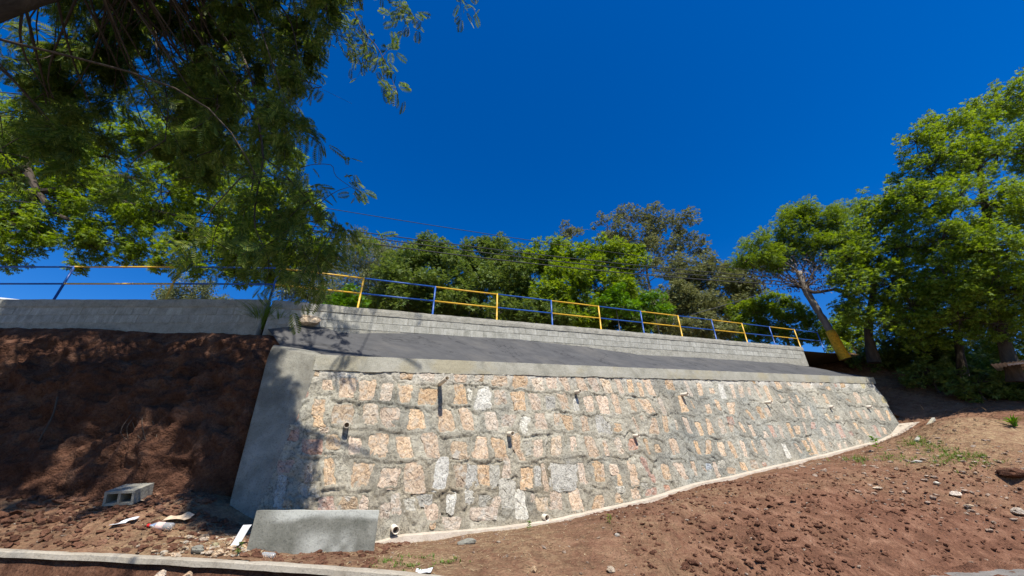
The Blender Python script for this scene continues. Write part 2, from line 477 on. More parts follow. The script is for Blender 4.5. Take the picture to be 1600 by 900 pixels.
base_px = [(345, 872), (480, 858), (590, 846), (622, 835.5), (700, 829.5), (780, 823), (857, 812.5), (940, 794), (1010, 779), (1080, 756), (1140, 744), (1200, 729.5), (1280, 711.5), (1340, 696), (1375, 687), (1392, 678), (1405, 662)]
base_sv = np.array([face_sv(*p) for p in base_px])
def v_base(s): return np.interp(s, base_sv[:, 0], base_sv[:, 1])
endp = np.array([face_sv(*p) for p in [(1363, 598), (1375, 612), (1387, 632), (1405, 662), (1410, 672)]])
def s_right(v): return np.interp(v, endp[:, 1], endp[:, 0])
leftp = np.array([face_sv(*p) for p in [(496, 575), (470, 630), (432, 720), (400, 805), (380, 860)]])
def s_left(v): return np.interp(v, leftp[:, 1], leftp[:, 0])

# ------------------------------------------------------------------ ground
def footing_pt(s, out, dz=0.0):
    b = face_pt(s, v_base(s)); return b + N * out + UP * dz
ctrl = [at(*p) for p in [
    (0, 852, 5.75), (200, 860, 5.6), (380, 872, 5.45), (520, 878, 5.4), (640, 892, 5.15), (800, 900, 5.3), (1000, 905, 5.5), (1200, 905, 6.0), (1380, 896, 6.8), (1500, 893, 7.4), (1600, 888, 7.9),
    (100, 832, 6.0), (250, 835, 6.0), (330, 855, 5.75), (200, 792, 6.6), (100, 805, 6.5), (300, 785, 6.7), (0, 808, 6.4), (345, 818, 6.6), (700, 870, 5.9), (800, 865, 5.9),
    (1100, 855, 6.3), (1300, 850, 7.4), (1500, 850, 8.1), (1600, 840, 8.4), (1150, 800, 7.4), (1300, 790, 8.7), (1500, 790, 9.3), (1600, 780, 9.5),
    (1420, 735, 10.9), (1500, 725, 10.9), (1600, 720, 10.9), (1500, 685, 12.2), (1600, 692, 11.7), (1480, 658, 13.4), (1540, 652, 13.3), (1600, 662, 12.8),
    (1600, 635, 15.5), (1500, 622, 17), (1420, 606, 18.3), (1600, 600, 18.5), (1500, 592, 19.5), (1380, 585, 19.5), (1340, 560, 20.5), (1450, 568, 21.5), (1600, 575, 21)]]
for s in np.linspace(1.2, S_END - 0.6, 14): ctrl.append(footing_pt(s, 0.30, -0.05))
for s in np.linspace(1.2, S_END - 1.5, 8): ctrl.append(footing_pt(s, 0.0, -0.12))
ctrl += [np.array(p) for p in [(-14, 6.2, 1.0), (-14, 4.5, 0.7), (-10, 7.5, 1.6), (-7, 7.6, 1.6), (32, 20, 6.0), (32, 10, 2.5), (26, 8, 1.0), (26, 26, 8.0), (16, 26, 8.2), (20, 6.5, 0.6)]]
ctrl = np.array(ctrl)
def tps(C, lam=0.02):
    n = len(C); d = np.linalg.norm(C[:, None, :2] - C[None, :, :2], axis=2)
    K = np.where(d > 0, d ** 2 * np.log(d + 1e-9), 0) + lam * np.eye(n)
    Pm = np.c_[np.ones(n), C[:, :2]]
    Am = np.block([[K, Pm], [Pm.T, np.zeros((3, 3))]])
    w = np.linalg.solve(Am, np.r_[C[:, 2], 0, 0, 0])
    def f(x, y):
        x = np.asarray(x, float); y = np.asarray(y, float); sh = x.shape; x = x.ravel(); y = y.ravel()
        out = np.empty(len(x))
        for i in range(0, len(x), 20000):
            q = np.c_[x[i:i + 20000], y[i:i + 20000]]
            dd = np.linalg.norm(q[:, None] - C[None, :, :2], axis=2)
            out[i:i + 20000] = (dd ** 2 * np.log(dd + 1e-9)) @ w[:n] + w[n] + q @ w[n + 1:]
        return out.reshape(sh)
    return f
ground_f = tps(ctrl)
kerb_px = [(-120, 853, 5.62), (0, 860, 5.5), (200, 869, 5.38), (400, 880, 5.22), (520, 888, 5.1), (640, 898, 4.95), (760, 912, 4.75)]
kerb_line = spline([at(*p) for p in kerb_px], 60)
def kerb_y(x): return np.interp(x, kerb_line[:, 0], kerb_line[:, 1])
def road_edge_y(x): return np.interp(x, [-20, -1.0, 1.0, 2.5, 5.4, 7.4, 9.5, 30], [3.6, 3.6, 3.9, 4.6, 6.62, 7.25, 7.75, 12])
def road_z(x): return 0.0 + 0.052 * np.clip(x, -15, 40)
def ground_z(x, y):
    z = ground_f(x, y)
    re = road_edge_y(x)
    t = sstep(0, 1.0, (y - re) / np.where(np.asarray(x) < 2.0, 1.0, 0.35))
    return road_z(x) * (1 - t) + z * t
xs = np.r_[np.arange(-14, -7.5, 0.12), np.arange(-7.5, 9, 0.042), np.arange(9, 16, 0.065), np.arange(16, 32.1, 0.25)]
ys = np.r_[np.arange(3.3, 4.5, 0.08), np.arange(4.5, 9.0, 0.042), np.arange(9, 15, 0.065), np.arange(15, 26.1, 0.25)]
GX, GY = np.meshgrid(xs, ys, indexing='ij')
GZ = ground_z(GX, GY)
pp = np.stack([GX, GY, GX * 0], -1)
# freshly turned, cloddy earth low on the right; trampled fine soil in the middle; rubble on the left
fresh = sstep(1.2, 3.2, GX - 0.5 * (GY - 5.5)) * sstep(11.8, 9.2, GY)
leftc = sstep(-2.2, -3.4, GX)
amp = 0.026 + 0.062 * fresh + 0.04 * leftc
ridge = 1 - np.abs(fbm(pp * np.array([3.1, 3.1, 1]) + fbm(pp * 1.3, 2, 5)[..., None] * 0.6, 4, 21))
GZ = GZ + amp * (fbm(pp * 2.2, 5, 3, 0.6) * 1.1 + (ridge - 0.75) * 0.9 * fresh) + 0.03 * fbm(pp * 7.5, 3, 9, 0.65) * (0.45 + fresh)
# plough-like step of the dug edge between trampled soil and fresh earth
dig = GX - (1.35 + 0.62 * (GY - 5.0)) + 0.25 * fbm(pp * 1.1, 3, 31)
GZ = GZ - 0.10 * sstep(-0.05, 0.12, dig) * sstep(2.6, 0.9, dig) * sstep(9.0, 7.6, GY)
# hollows where clods were lifted
for hx, hy, hr, hd in [(at(1122, 822, 7.0)[0], at(1122, 822, 7.0)[1], 0.08, 0.14), (at(1590, 750, 10.2)[0], at(1590, 750, 10.2)[1], 0.38, 0.35)]:
    GZ = GZ - hd * np.exp(-(((GX - hx) ** 2 + (GY - hy) ** 2) / hr ** 2) ** 1.5)
dry = np.clip(0.25 + 0.35 * sstep(3.0, 0.5, GX) + 0.5 * fbm(pp * 0.9, 3, 77), 0, 1)
def dryspot(px, py, Y, r, a):
    c = at(px, py, Y); return a * np.exp(-((GX - c[0]) ** 2 + (GY - c[1]) ** 2) / r ** 2)
for q in [(640, 878, 5.5, 0.9, 0.9), (700, 860, 5.9, 0.7, 0.7), (820, 840, 6.5, 0.6, 0.6), (1090, 780, 8.0, 0.8, 0.7), (1150, 765, 8.7, 0.8, 0.7), (1480, 680, 12.2, 1.8, 1.0), (1550, 670, 12.5, 1.8, 1.0), (1430, 700, 11.6, 1.3, 0.8), (250, 830, 6.0, 1.2, 0.55), (330, 855, 5.8, 0.6, 0.8), (950, 845, 6.2, 0.6, 0.35), (1330, 730, 10.5, 1.0, 0.4)]:
    dry = np.maximum(dry, dryspot(*q) + 0.3 * dry)
dry = np.clip(dry * (1 - 0.75 * fresh * (GY < 9.0)), 0, 1)
nu, nv = GX.shape
gf = grid_faces(nu, nv)
PG = np.stack([GX, GY, GZ], -1).reshape(-1, 3)
rel = PG - A0
sG = rel @ D; behind = (rel @ N) - BATTER * np.maximum(0, CBK * sG - rel[:, 2])
drop = (behind < -0.25) & (sG > -1.3) & (sG < S_END - 0.15)
drop |= (PG[:, 0] < -4.3) & (PG[:, 1] > 8.0)
drop |= (PG[:, 1] < np.where(PG[:, 0] < -1.2, kerb_y(PG[:, 0]) + 0.02, 0)) & (PG[:, 0] < -1.2)
keep = ~drop[gf].any(1)
ground = new_mesh('soil_ground', PG, gf[keep], None, M['soil'], smooth=True, attr={'dry': dry.ravel()})
tag(ground, 'reddish brown bare soil slope in front of the stone wall', kind='structure')
def gz(x, y):
    i = np.clip(np.searchsorted(xs, x), 0, len(xs) - 1); j = np.clip(np.searchsorted(ys, y), 0, len(ys) - 1)
    return GZ[i, j]
def ground_at(px, py, lo=3.6, hi=22):
    """walk along the sight line until it meets the ground"""
    R = ray(px, py)
    for Y in np.arange(lo, hi, 0.03):
        P = CAM + R * (Y / R[1])
        if P[2] <= gz(P[0], P[1]) + 0.004: return np.array([P[0], P[1], gz(P[0], P[1])])
    P = CAM + R * (9 / R[1]); return np.array([P[0], P[1], gz(P[0], P[1])])

# foreground road (its edge shows in the lower right corner)
rx = np.linspace(-16, 34, 120); ry = np.linspace(-1, 1, 8)
V = []
for x in rx:
    e = road_edge_y(x) + 0.06 + 0.05 * math.sin(x * 3.1) * 0.4
    for t in np.linspace(0, 1, 8): V.append((x, -9 + (e + 9) * t, road_z(x) + 0.004))
V = np.array(V)
M['road'] = mat_concrete('road_surface', (0.13, 0.12, 0.105), (0.19, 0.175, 0.155), (0.25, 0.23, 0.205), 3.0)
road = new_mesh('road', V, grid_faces(120, 8), None, M['road'])
tag(road, 'grey road surface at the foot of the soil slope', kind='structure')
# low strip of rubble soil under the kerb
kx = np.linspace(-9.5, -0.3, 150); kt = np.linspace(0, 1, 14)
V = []
for x in kx:
    y1 = kerb_y(x) + 0.05; z1 = float(np.interp(x, kerb_line[:, 0], kerb_line[:, 2])) - 0.05
    for t in kt:
        y = y1 - 0.03 - 1.3 * t
        V.append((x, y, z1 - 0.20 * sstep(0.0, 0.08, np.array(t)) - (z1 - 0.20 - road_z(x)) * t ** 1.5))
V = np.array(V); V[:, 2] += 0.05 * fbm(V * 3.5, 4, 51) + 0.012
low = new_mesh('verge', V, grid_faces(150, 14), None, M['bank'], smooth=True)
tag(low, 'rubble strewn earth below the concrete kerb', kind='structure')
# one sheet to the horizon, low; and the hilltop behind the parapet
R_ = 900.0
V = np.array([(-R_, -R_, -0.75), (R_, -R_, -0.75), (R_, R_, -0.75), (-R_, R_, -0.75)])
M['earth_far'] = mat_plain('far_earth', (0.13, 0.09, 0.05), 0.95, 0.1, 0.3, 0.3)
tag(new_mesh('ground', V, [(0, 1, 2, 3)], None, M['earth_far']), kind='structure')
V = []
K2 = at(258, 470, 8.28); K3 = at(83, 470, 8.28)
for s in np.linspace(-45, 90, 136):
    for w in (-0.12, -1, -3, -6, -10, -16, -30, -80, -400):
        if s >= -2: b = par(min(s, 24), 0, -0.12); q = P0 + D * s + N * w
        else: b = K2 - UP * 0.15; f = min(1, (-2 - s) / 2.4); q = (par(-2) * (1 - f) + K2 * f) + np.array([min(0, s + 4.4), 0, 0]) + N * w * (1 - f) - np.array([0, w, 0]) * f * 1.0
        V.append((q[0] * (1 if w > -50 else 3), q[1], b[2] - max(0, -w - 20) * 0.01))
hill = new_mesh('hilltop', np.array(V), grid_faces(136, 9), None, M["earth_far"], smooth=True)
tag(hill, kind='structure')

# ------------------------------------------------------------------ excavated earth bank on the left
nu, nv = 330, 140
ux = np.linspace(-13.5, -4.35, nu)
Yb = np.interp(ux, [-13.5, -9, -7.2, -5.6, -4.9, -4.35], [6.5, 6.75, 6.95, 7.1, 7.4, 7.75])
Yt = np.interp(ux, [-13.5, -9, -6.6, -5.2, -4.35], [8.15, 8.15, 8.15, 8.3, 8.45])
ztop_px = [at(x, y, 8.2)[2] for x, y in ((0, 512), (200, 518), (400, 525))]
Zt = np.interp(ux, [at(0, 512, 8.2)[0], at(200, 518, 8.2)[0], at(400, 525, 8.2)[0]], ztop_px)
V = np.zeros((nu, nv, 3))
t = np.linspace(0, 1, nv)
for i, x in enumerate(ux):
    zb = ground_f(np.array([x]), np.array([Yb[i]]))[0] - 0.25
    steep = np.interp(x, [-10, -7.5, -5.5], [1.0, 1.5, 2.1])
    V[i, :, 0] = x; V[i, :, 1] = Yb[i] + (Yt[i] - Yb[i]) * t ** steep; V[i, :, 2] = zb + (Zt[i] - zb) * (1 - (1 - t) ** 1.08)
n3 = fbm(V * np.array([1.1, 1.1, 0.9]), 5, 41, 0.58); n4 = 1 - np.abs(fbm(V * np.array([1.9, 1.9, 2.4]), 4, 43))
off = 0.42 * n3 + 0.40 * (n4 - 0.7) + 0.16 * fbm(V * 4, 5, 47, 0.65) + 0.10 * (1 - np.abs(fbm(V * np.array([6, 6, 2.2]), 3, 49)) - 0.7)
off += 0.22 * (1 - np.abs(fbm(V * np.array([1.6, 1.6, 0.45]) + 0.4 * n3[..., None], 3, 53)) - 0.72)
off *= (1 - 0.75 * sstep(-5.3, -4.6, ux))[:, None]
off *= np.clip(np.sin(np.pi * np.clip(t, 0.03, 0.985)), 0, 1)[None, :] ** 0.5
V[..., 1] -= off * 0.9; V[..., 2] += off * 0.35
# top ledge back to the parapet
ledge = V[:, -1:, :].copy(); ledge[..., 1] += 1.3; ledge[..., 2] += 0.03
V2 = np.concatenate([V, ledge], 1)
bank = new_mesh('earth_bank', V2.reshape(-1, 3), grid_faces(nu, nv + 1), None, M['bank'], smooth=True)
tag(bank, 'red excavated earth bank, darkened for shade, below the left parapet', kind='structure')

# ------------------------------------------------------------------ stone retaining wall
wall = empty('stone_retaining_wall', face_pt(6.0, v_base(6.0)), 'battered rubble stone retaining wall of orange blocks in grey mortar', 'wall')
ZS = {'A': (400, 560, 6.43), 'B': (400, 690, 6.43), 'C': (580, 570, 6.43), 'D': (580, 700, 6.43), 'E': (760, 570, 6.43), 'F': (760, 690, 6.43), 'G': (940, 570, 6.43), 'H': (940, 680, 6.43),
      'I': (1120, 580, 8.04), 'J': (1120, 640, 8.04), 'K': (1260, 580, 8.04), 'L': (1260, 620, 6.43)}
STONES = '''A 515 625 80 525 630 175 p;A 680 750 210 665 775 315 o;A 850 1005 200 820 975 400 o;A 1060 1215 225 1030 1165 415 o;A 590 690 410 555 680 560 o;A 570 670 580 560 700 680 o;A 790 970 470 770 965 660 t;A 1085 1215 475 1080 1220 665 p;A 700 830 770 690 840 905 t;A 940 1050 790 930 1060 960 o;A 1145 1325 770 1130 1325 980 o;A 410 520 290 420 520 390 r;A 360 430 520 350 420 640 r;A 300 430 700 290 420 820 r;A 640 740 690 640 730 745 t
B 225 400 190 205 330 320 r;B 215 320 340 160 260 660 g;B 500 560 230 480 570 400 t;B 690 780 150 690 800 460 o;B 980 1215 215 950 1100 470 o;B 1060 1130 540 1030 1140 690 o;B 870 1020 560 820 1010 680 t;B 430 600 430 420 620 560 g;B 640 780 560 630 800 700 r;B 280 360 590 250 350 690 o;B 480 660 -20 460 650 130 r
C 115 215 190 85 195 355 p;C 275 410 210 285 405 390 o;C 490 675 235 480 655 415 o;C 840 925 210 825 970 400 o;C 965 1040 240 975 1010 345 w;C 1085 1185 230 1035 1205 435 w;C 290 420 90 290 410 140 o;C 495 640 90 500 640 165 p;C 835 960 100 840 950 170 o;C 1045 1130 100 1050 1120 165 t;C 100 280 430 105 285 630 o;C 385 510 460 360 540 640 o;C 675 795 455 680 850 665 o;C 880 990 445 935 1040 650 o;C 1140 1250 480 1160 1270 650 p;C 255 385 730 280 420 930 o;C 505 650 705 560 690 930 o;C 810 960 780 820 980 940 t;C 1060 1165 720 1010 1170 930 o;C 1225 1310 745 1235 1340 920 o
D 130 295 195 70 240 395 o;D 345 510 170 350 545 435 o;D 670 780 115 610 740 410 w;D 835 960 170 850 940 400 t;D 970 1060 170 950 1070 410 g;D 950 1040 430 950 1040 560 g;D 1075 1180 190 1090 1190 380 o;D 760 850 460 760 830 660 w;D 530 690 570 560 680 720 o;D 720 900 700 740 880 820 p;D 450 620 470 500 590 590 g;D 1085 1225 480 1090 1150 580 g;D 205 290 470 210 300 670 t;D 1000 1250 600 1010 1260 720 t;D 590 650 750 595 650 810 o;D 1195 1286 180 1190 1280 360 g;D 330 430 500 340 460 640 g;D 100 190 560 90 180 700 t
E 65 205 115 50 210 205 o;E 275 410 105 265 415 230 o;E 460 570 135 490 575 250 p;E 600 705 130 625 715 245 o;E 725 810 130 790 850 260 o;E 895 965 120 940 1020 255 o;E 1020 1100 135 1080 1160 275 o;E 1140 1220 140 1200 1286 280 p;E 80 190 265 90 210 400 t;E 255 375 280 290 380 445 o;E 425 520 300 465 560 445 o;E 700 800 290 765 845 450 o;E 875 930 345 880 930 460 w;E 970 1070 320 1000 1090 475 o;E 1110 1210 325 1150 1240 495 o;E 595 690 310 610 690 440 g;E 165 290 510 160 270 620 t;E 340 440 530 350 410 690 w;E 490 590 490 500 620 655 o;E 680 740 490 690 730 600 t;E 745 860 505 810 870 650 o;E 940 1010 525 970 1045 665 o;E 1100 1180 520 1120 1225 680 g;E 60 180 750 100 225 945 o;E 260 335 700 270 345 850 o;E 480 570 765 470 570 930 o;E 660 745 730 650 750 900 p;E 830 890 715 850 925 870 o;E 990 1065 735 1040 1150 920 o;E 1160 1205 770 1200 1240 900 o;E 380 450 770 390 450 900 g
F 285 350 80 330 400 185 o;F 180 235 170 160 245 370 t;F 345 465 250 345 465 470 o;F 550 590 215 580 630 490 o;F 920 970 205 945 1020 420 o;F 1070 1160 205 1110 1190 400 o;F 290 380 500 300 420 770 w;F 500 615 550 500 610 700 p;F 640 750 510 640 770 690 o;F 830 930 490 870 980 700 o;F 1110 1170 540 1060 1180 680 o;F 75 150 560 0 100 740 t;F 120 280 400 170 280 670 g;F 640 900 220 660 900 480 g;F 40 130 250 50 100 450 g;F 440 490 530 450 480 620 t;F 480 540 260 490 550 450 g
G 130 180 145 190 235 290 o;G 250 310 150 270 330 280 o;G 355 395 180 390 430 310 o;G 405 480 135 490 545 310 o;G 645 700 135 655 745 250 o;G 825 855 160 890 925 320 p;G 955 1000 190 975 1025 300 o;G 1085 1130 235 1090 1155 285 o;G 1165 1215 200 1210 1265 345 w;G 95 155 315 145 205 485 o;G 260 330 345 300 370 465 o;G 365 470 350 450 545 480 o;G 560 600 345 620 665 500 p;G 770 810 315 800 880 475 o;G 890 905 360 930 945 440 o;G 1040 1090 400 1060 1110 490 o;G 1130 1160 350 1180 1210 450 o;G 390 415 510 400 430 550 o;G 300 330 520 370 405 680 o;G 510 545 540 475 585 700 o;G 610 665 520 640 690 680 o;G 730 750 560 760 780 660 p;G 810 850 525 870 920 690 o;G 935 990 580 985 1035 705 o;G 1050 1075 545 1080 1155 715 o;G 1170 1200 560 1210 1265 690 p;G 130 190 590 130 215 670 o;G 125 190 745 170 235 895 p;G 285 360 745 275 360 860 r;G 425 455 750 470 500 900 o;G 540 570 800 545 610 880 o;G 675 745 740 720 790 905 o;G 925 960 760 970 1010 900 o;G 1055 1100 760 1045 1110 900 o;G 1160 1210 790 1200 1255 910 o;G 10 40 780 40 75 900 o;G 20 80 570 40 110 690 g
H 75 155 295 95 175 395 o;H 150 195 400 160 215 510 o;H 265 330 280 300 380 500 o;H 385 450 230 460 500 390 r;H 480 530 400 510 550 470 r;H 590 665 290 625 705 445 o;H 715 805 280 830 885 445 o;H 900 930 265 935 970 410 o;H 995 1020 310 1050 1070 370 o;H 1050 1100 285 1060 1110 350 b;H 1110 1150 270 1150 1190 400 o;H 285 360 530 320 390 635 o;H 460 545 530 440 560 610 r;H 630 680 505 640 685 555 r;H 130 170 570 130 220 670 o;H 0 25 300 0 30 420 o;H 145 230 515 165 250 580 g;H 0 30 640 0 35 700 o;H 400 470 480 420 480 540 g
I 165 205 170 220 255 350 o;I 270 320 190 300 360 340 t;I 380 420 210 410 440 300 o;I 430 465 105 460 495 155 o;I 465 495 185 550 590 345 o;I 585 635 200 670 720 395 o;I 700 770 100 760 830 225 o;I 845 890 110 910 950 190 p;I 1070 1180 140 1090 1200 210 p;I 765 800 290 800 845 350 o;I 890 910 310 950 975 400 o;I 985 1010 300 1030 1055 390 o;I 130 230 395 160 220 540 o;I 0 30 380 20 60 490 o;I 360 395 485 440 475 615 o;I 490 555 450 560 620 600 o;I 595 640 460 640 700 570 o;I 820 845 440 870 895 540 p;I 910 945 420 985 1020 570 o;I 1050 1090 460 1085 1125 590 o;I 1130 1165 440 1190 1220 590 o;I 115 200 570 150 220 665 r;I 150 205 675 175 220 760 o;I 15 60 600 50 135 780 p;I 265 300 640 340 375 770 o;I 395 440 670 455 505 815 o;I 575 610 740 600 670 840 o;I 650 700 690 710 765 830 r;I 770 805 690 825 875 855 o;I 870 915 650 940 990 840 o;I 955 1040 680 1000 1055 795 o;I 1075 1105 640 1115 1145 800 o;I 1185 1240 640 1190 1250 720 r
J 20 80 420 80 120 575 p;J 135 190 410 230 290 605 o;J 295 340 400 360 400 600 o;J 430 455 395 490 525 560 o;J 545 600 390 630 660 580 t;J 815 850 430 880 950 600 w;J 965 1000 430 1050 1085 550 o;J 1065 1120 390 1100 1150 460 o;J 1120 1170 470 1130 1185 525 y;J 1145 1180 370 1220 1275 550 o;J 130 235 730 140 240 810 o;J 275 340 660 340 405 775 o;J 420 500 640 430 540 750 t;J 570 620 660 580 635 710 r;J 0 40 790 0 60 850 o;J 1150 1210 540 1160 1215 570 o;J 20 100 640 20 110 740 g
K 150 200 120 160 210 170 p;K 240 290 190 280 320 240 o;K 335 375 150 360 395 200 r;K 420 475 135 430 490 200 o;K 590 640 150 600 650 230 g;K 670 740 150 700 740 225 y;K 205 240 290 250 295 400 o;K 60 100 310 110 150 400 p;K 490 520 350 540 575 390 o;K 590 640 280 640 700 400 o;K 700 740 320 740 770 360 p;K 780 810 300 850 880 400 p;K 940 980 320 960 1020 400 y;K 610 650 500 670 700 590 o;K 700 740 490 760 800 600 o;K 850 910 480 930 1000 630 o;K 530 555 500 570 600 590 o;K 230 270 540 290 330 620 p;K 360 420 560 370 420 610 o;K 170 215 710 220 270 810 o;K 265 300 690 330 370 820 p;K 370 420 670 440 500 830 r;K 530 570 750 560 610 810 r;K 680 720 710 760 805 810 p;K 590 630 650 630 660 730 o;K 820 860 680 910 950 830 r;K 940 980 700 980 1020 790 o;K 1000 1030 500 1040 1070 620 o
L 20 50 430 80 120 550 o;L 115 150 435 170 210 550 o;L 305 340 460 330 360 525 o;L 370 395 450 400 420 500 o;L 510 550 430 540 590 470 p;L 215 240 450 245 265 500 t;L 0 30 490 10 40 540 o'''
polys = []
for ent in STONES.replace('\n', ';').split(';'):
    q = ent.split(); z = q[0]; ox, oy, sc = ZS[z]
    a = [float(v) for v in q[1:7]]
    cs = [(a[0], a[2]), (a[1], a[2]), (a[4], a[5]), (a[3], a[5])]
    polys.append((np.array([face_sv(ox + x / sc, oy + y / sc) for x, y in cs]), q[7]))
# rough mortar bed, one height field on the battered face
ds = 0.024
smin, smax = leftp[:, 0].min() - 0.3, endp[:, 0].max() + 0.1
vmax = base_sv[:, 1].max() + 0.15
gs = np.arange(smin, smax, ds); gv = np.r_[np.arange(-0.04, vmax, 0.022)]
S_, V_ = np.meshgrid(gs, gv, indexing='ij')
q3 = np.stack([S_, V_, S_ * 0], -1)
wx = 0.075 * fbm(q3 * 5.5, 5, 61, 0.6); wy = 0.075 * fbm(q3 * 5.5 + 50, 5, 63, 0.6)
d1 = np.full(S_.shape, 9.0); d2 = np.full(S_.shape, 9.0); cid = np.full(S_.shape, -1)
for k, (pg, c) in enumerate(polys):
    ce = pg.mean(0); r = np.abs(pg - ce).max() + 0.55
    i0, i1 = np.searchsorted(gs, [ce[0] - r, ce[0] + r]); j0, j1 = np.searchsorted(gv, [ce[1] - r, ce[1] + r])
    if i1 <= i0 or j1 <= j0: continue
    px_ = S_[i0:i1, j0:j1] + wx[i0:i1, j0:j1]; py_ = V_[i0:i1, j0:j1] + wy[i0:i1, j0:j1]
    # distance to the (convex) outline
    dm = np.full(px_.shape, -9.0)
    for e in range(4):
        a, b = pg[e], pg[(e + 1) % 4]; ed = b - a; L = np.linalg.norm(ed) + 1e-9; nn = np.array([ed[1], -ed[0]]) / L
        if (ce - a) @ nn > 0: nn = -nn
        dm = np.maximum(dm, (px_ - a[0]) * nn[0] + (py_ - a[1]) * nn[1])
    D1 = d1[i0:i1, j0:j1]; D2 = d2[i0:i1, j0:j1]; C_ = cid[i0:i1, j0:j1]
    nearer = dm < D1
    D2[...] = np.where(nearer, D1, np.minimum(D2, dm)); C_[...] = np.where(nearer, k, C_); D1[...] = np.where(nearer, dm, D1)
crnd = rng.random(len(polys) + 1)
smooth_right = sstep(7.6, 9.0, S_) * 0.5
crackmask = sstep(-0.30, 0.10, fbm(q3 * 2.3, 3, 71))
crack = sstep(0.040, 0.004, np.abs(d2 - d1)) * crackmask
hgt = 0.030 * fbm(q3 * 6.0, 6, 65, 0.65) * (1 - smooth_right) + 0.018 * fbm(q3 * 15, 4, 66, 0.65) + (crnd[cid] - 0.5) * 0.018 * (1 - smooth_right)
cev = np.array([pg[:, 1].mean() for pg, c in polys] + [0.0])
hgt += 0.013 * np.clip((V_ - cev[cid]) / 0.30, -1, 1) * (1 - 0.6 * smooth_right)
hgt -= 0.050 * crack * (0.4 + 1.2 * np.abs(fbm(q3 * 3.7, 3, 73)))
# lip: mortar slabbed thicker towards the bottom of every course
hgt += 0.012 * fbm(q3 * np.array([1.2, 3.5, 1]), 3, 69)
ins = sstep(0.016, -0.010, d1)
hgt -= (0.030 + 0.016 * fbm(q3 * 9, 3, 68)) * ins
hgt += 0.010 * sstep(0.05, 0.0, d1) * (1 - ins)
tanA = np.clip(sstep(1.5, 2.6, V_) * sstep(9.0, 3.5, S_) * (0.55 + 0.6 * fbm(q3 * 1.3, 3, 81)), 0, 1)
coolA = np.clip(sstep(7.5, 9.5, S_) * (0.35 + 0.7 * fbm(q3 * 1.1, 3, 82)) + 0.4 * sstep(0.25, 0.5, fbm(q3 * 1.7, 3, 84)), 0, 0.9)
paleA = np.clip(sstep(0.40, 0.0, V_) * (0.45 + 0.8 * fbm(q3 * 2.2, 3, 83)), 0, 0.85)
PV = face_pt(S_, V_, hgt).reshape(-1, 3)
nu, nv = S_.shape
gf = grid_faces(nu, nv)
ok = (V_ < v_base(S_) + 0.06) & (S_ < s_right(V_) + 0.01) & (S_ > s_left(V_) - 0.10)
ok = ok.ravel()[gf].all(1)
used = np.unique(gf[ok]); remap = np.full(len(PV), -1); remap[used] = np.arange(len(used))
new_mesh('mortar_face', PV[used], remap[gf[ok]], None, M['mortar'], wall, True,
         attr={'tan': tanA.ravel()[used], 'cool': coolA.ravel()[used], 'pale': paleA.ravel()[used]})
for k, (pg, c) in enumerate(polys):
    ce = pg.mean(0); n = 16
    per = np.linalg.norm(np.roll(pg, -1, 0) - pg, axis=1)
    # walk round the outline, rounding corners, with a chipped edge
    cum = np.r_[0, np.cumsum(per)] / per.sum(); out = []
    for t_ in (np.arange(n) + 0.5 * rng.random(n)) / n:
        e = min(np.searchsorted(cum, t_, side='right') - 1, 3); f = (t_ - cum[e]) / (cum[e + 1] - cum[e])
        p = pg[e] * (1 - f) + pg[(e + 1) % 4] * f
        corner = abs(f - 0.5) * 2
        p = ce + (p - ce) * (1.16 - 0.12 * corner ** 6 + rng.normal(0, 0.07))
        out.append(p)
    out = np.array(out)
    tilt = rng.normal(0, 0.022, 2); lift = -0.014 + rng.random() * 0.014
    def lay(sc, h, jit):
        p = ce + (out - ce) * sc
        hh = h + (p - ce) @ tilt * 1.2 + rng.normal(0, jit, n)
        return face_pt(p[:, 0], p[:, 1], hh)
    rings = [lay(1.04, -0.05, 0.0), lay(1.0, lift - 0.003, 0.005), lay(0.70, lift + 0.003, 0.007), lay(0.36, lift + 0.004, 0.007)]
    V = np.vstack(rings + [face_pt(ce[0], ce[1], lift + 0.004)[None, :]])
    Q = [(r * n + j, r * n + (j + 1) % n, (r + 1) * n + (j + 1) % n, (r + 1) * n + j) for r in range(3) for j in range(n)]
    T = [(3 * n + j, 3 * n + (j + 1) % n, 4 * n) for j in range(n)]
    new_mesh('stone', V, Q, T, M[c], wall, False)

# coping beam
ns = 520; sc_ = np.linspace(-0.62, S_END, ns)
prof = [(WC - 0.06, None), (WC + 0.022, 'b'), (WC + 0.026, 'm1'), (WC + 0.024, 'm2'), (WC + 0.022, 't'), (WC - 0.14, 't2'), (WC - 0.32, 't3')]
V = np.zeros((ns, len(prof), 3))
for i, s in enumerate(sc_):
    zb = CB0 + CBK * s; zt = cop_top(s)
    zz = [zb + 0.0, zb - 0.01, zb + (zt - zb) * 0.35, zb + (zt - zb) * 0.7, zt - 0.006, zt + 0.004, zt + 0.008]
    for j, (w, _) in enumerate(prof):
        P = P0 + D * s + N * w; V[i, j] = (P[0], P[1], zz[j])
nz = fbm(V * 2.0, 5, 91); V += (N * 0.012)[None, None] * nz[..., None]; V[..., 2] += 0.010 * fbm(V * 3.0, 4, 92); V[:, :2, 2] += 0.035 * (fbm(V[:, :2] * 4.0, 5, 93, 0.65) - 0.1)
jig = np.zeros(ns)
for sj in (2.35, 5.6, 8.4, 12.0, 16.1): jig += np.exp(-((sc_ - sj) / 0.03) ** 2)
V[:, 1:5] -= N * (0.018 * jig)[:, None, None]
mb = MB(); mb.add(V.reshape(-1, 3), grid_faces(ns, len(prof)))
e0 = (ns - 1) * len(prof)
endv = V[-1]; back = endv - D * 0.0
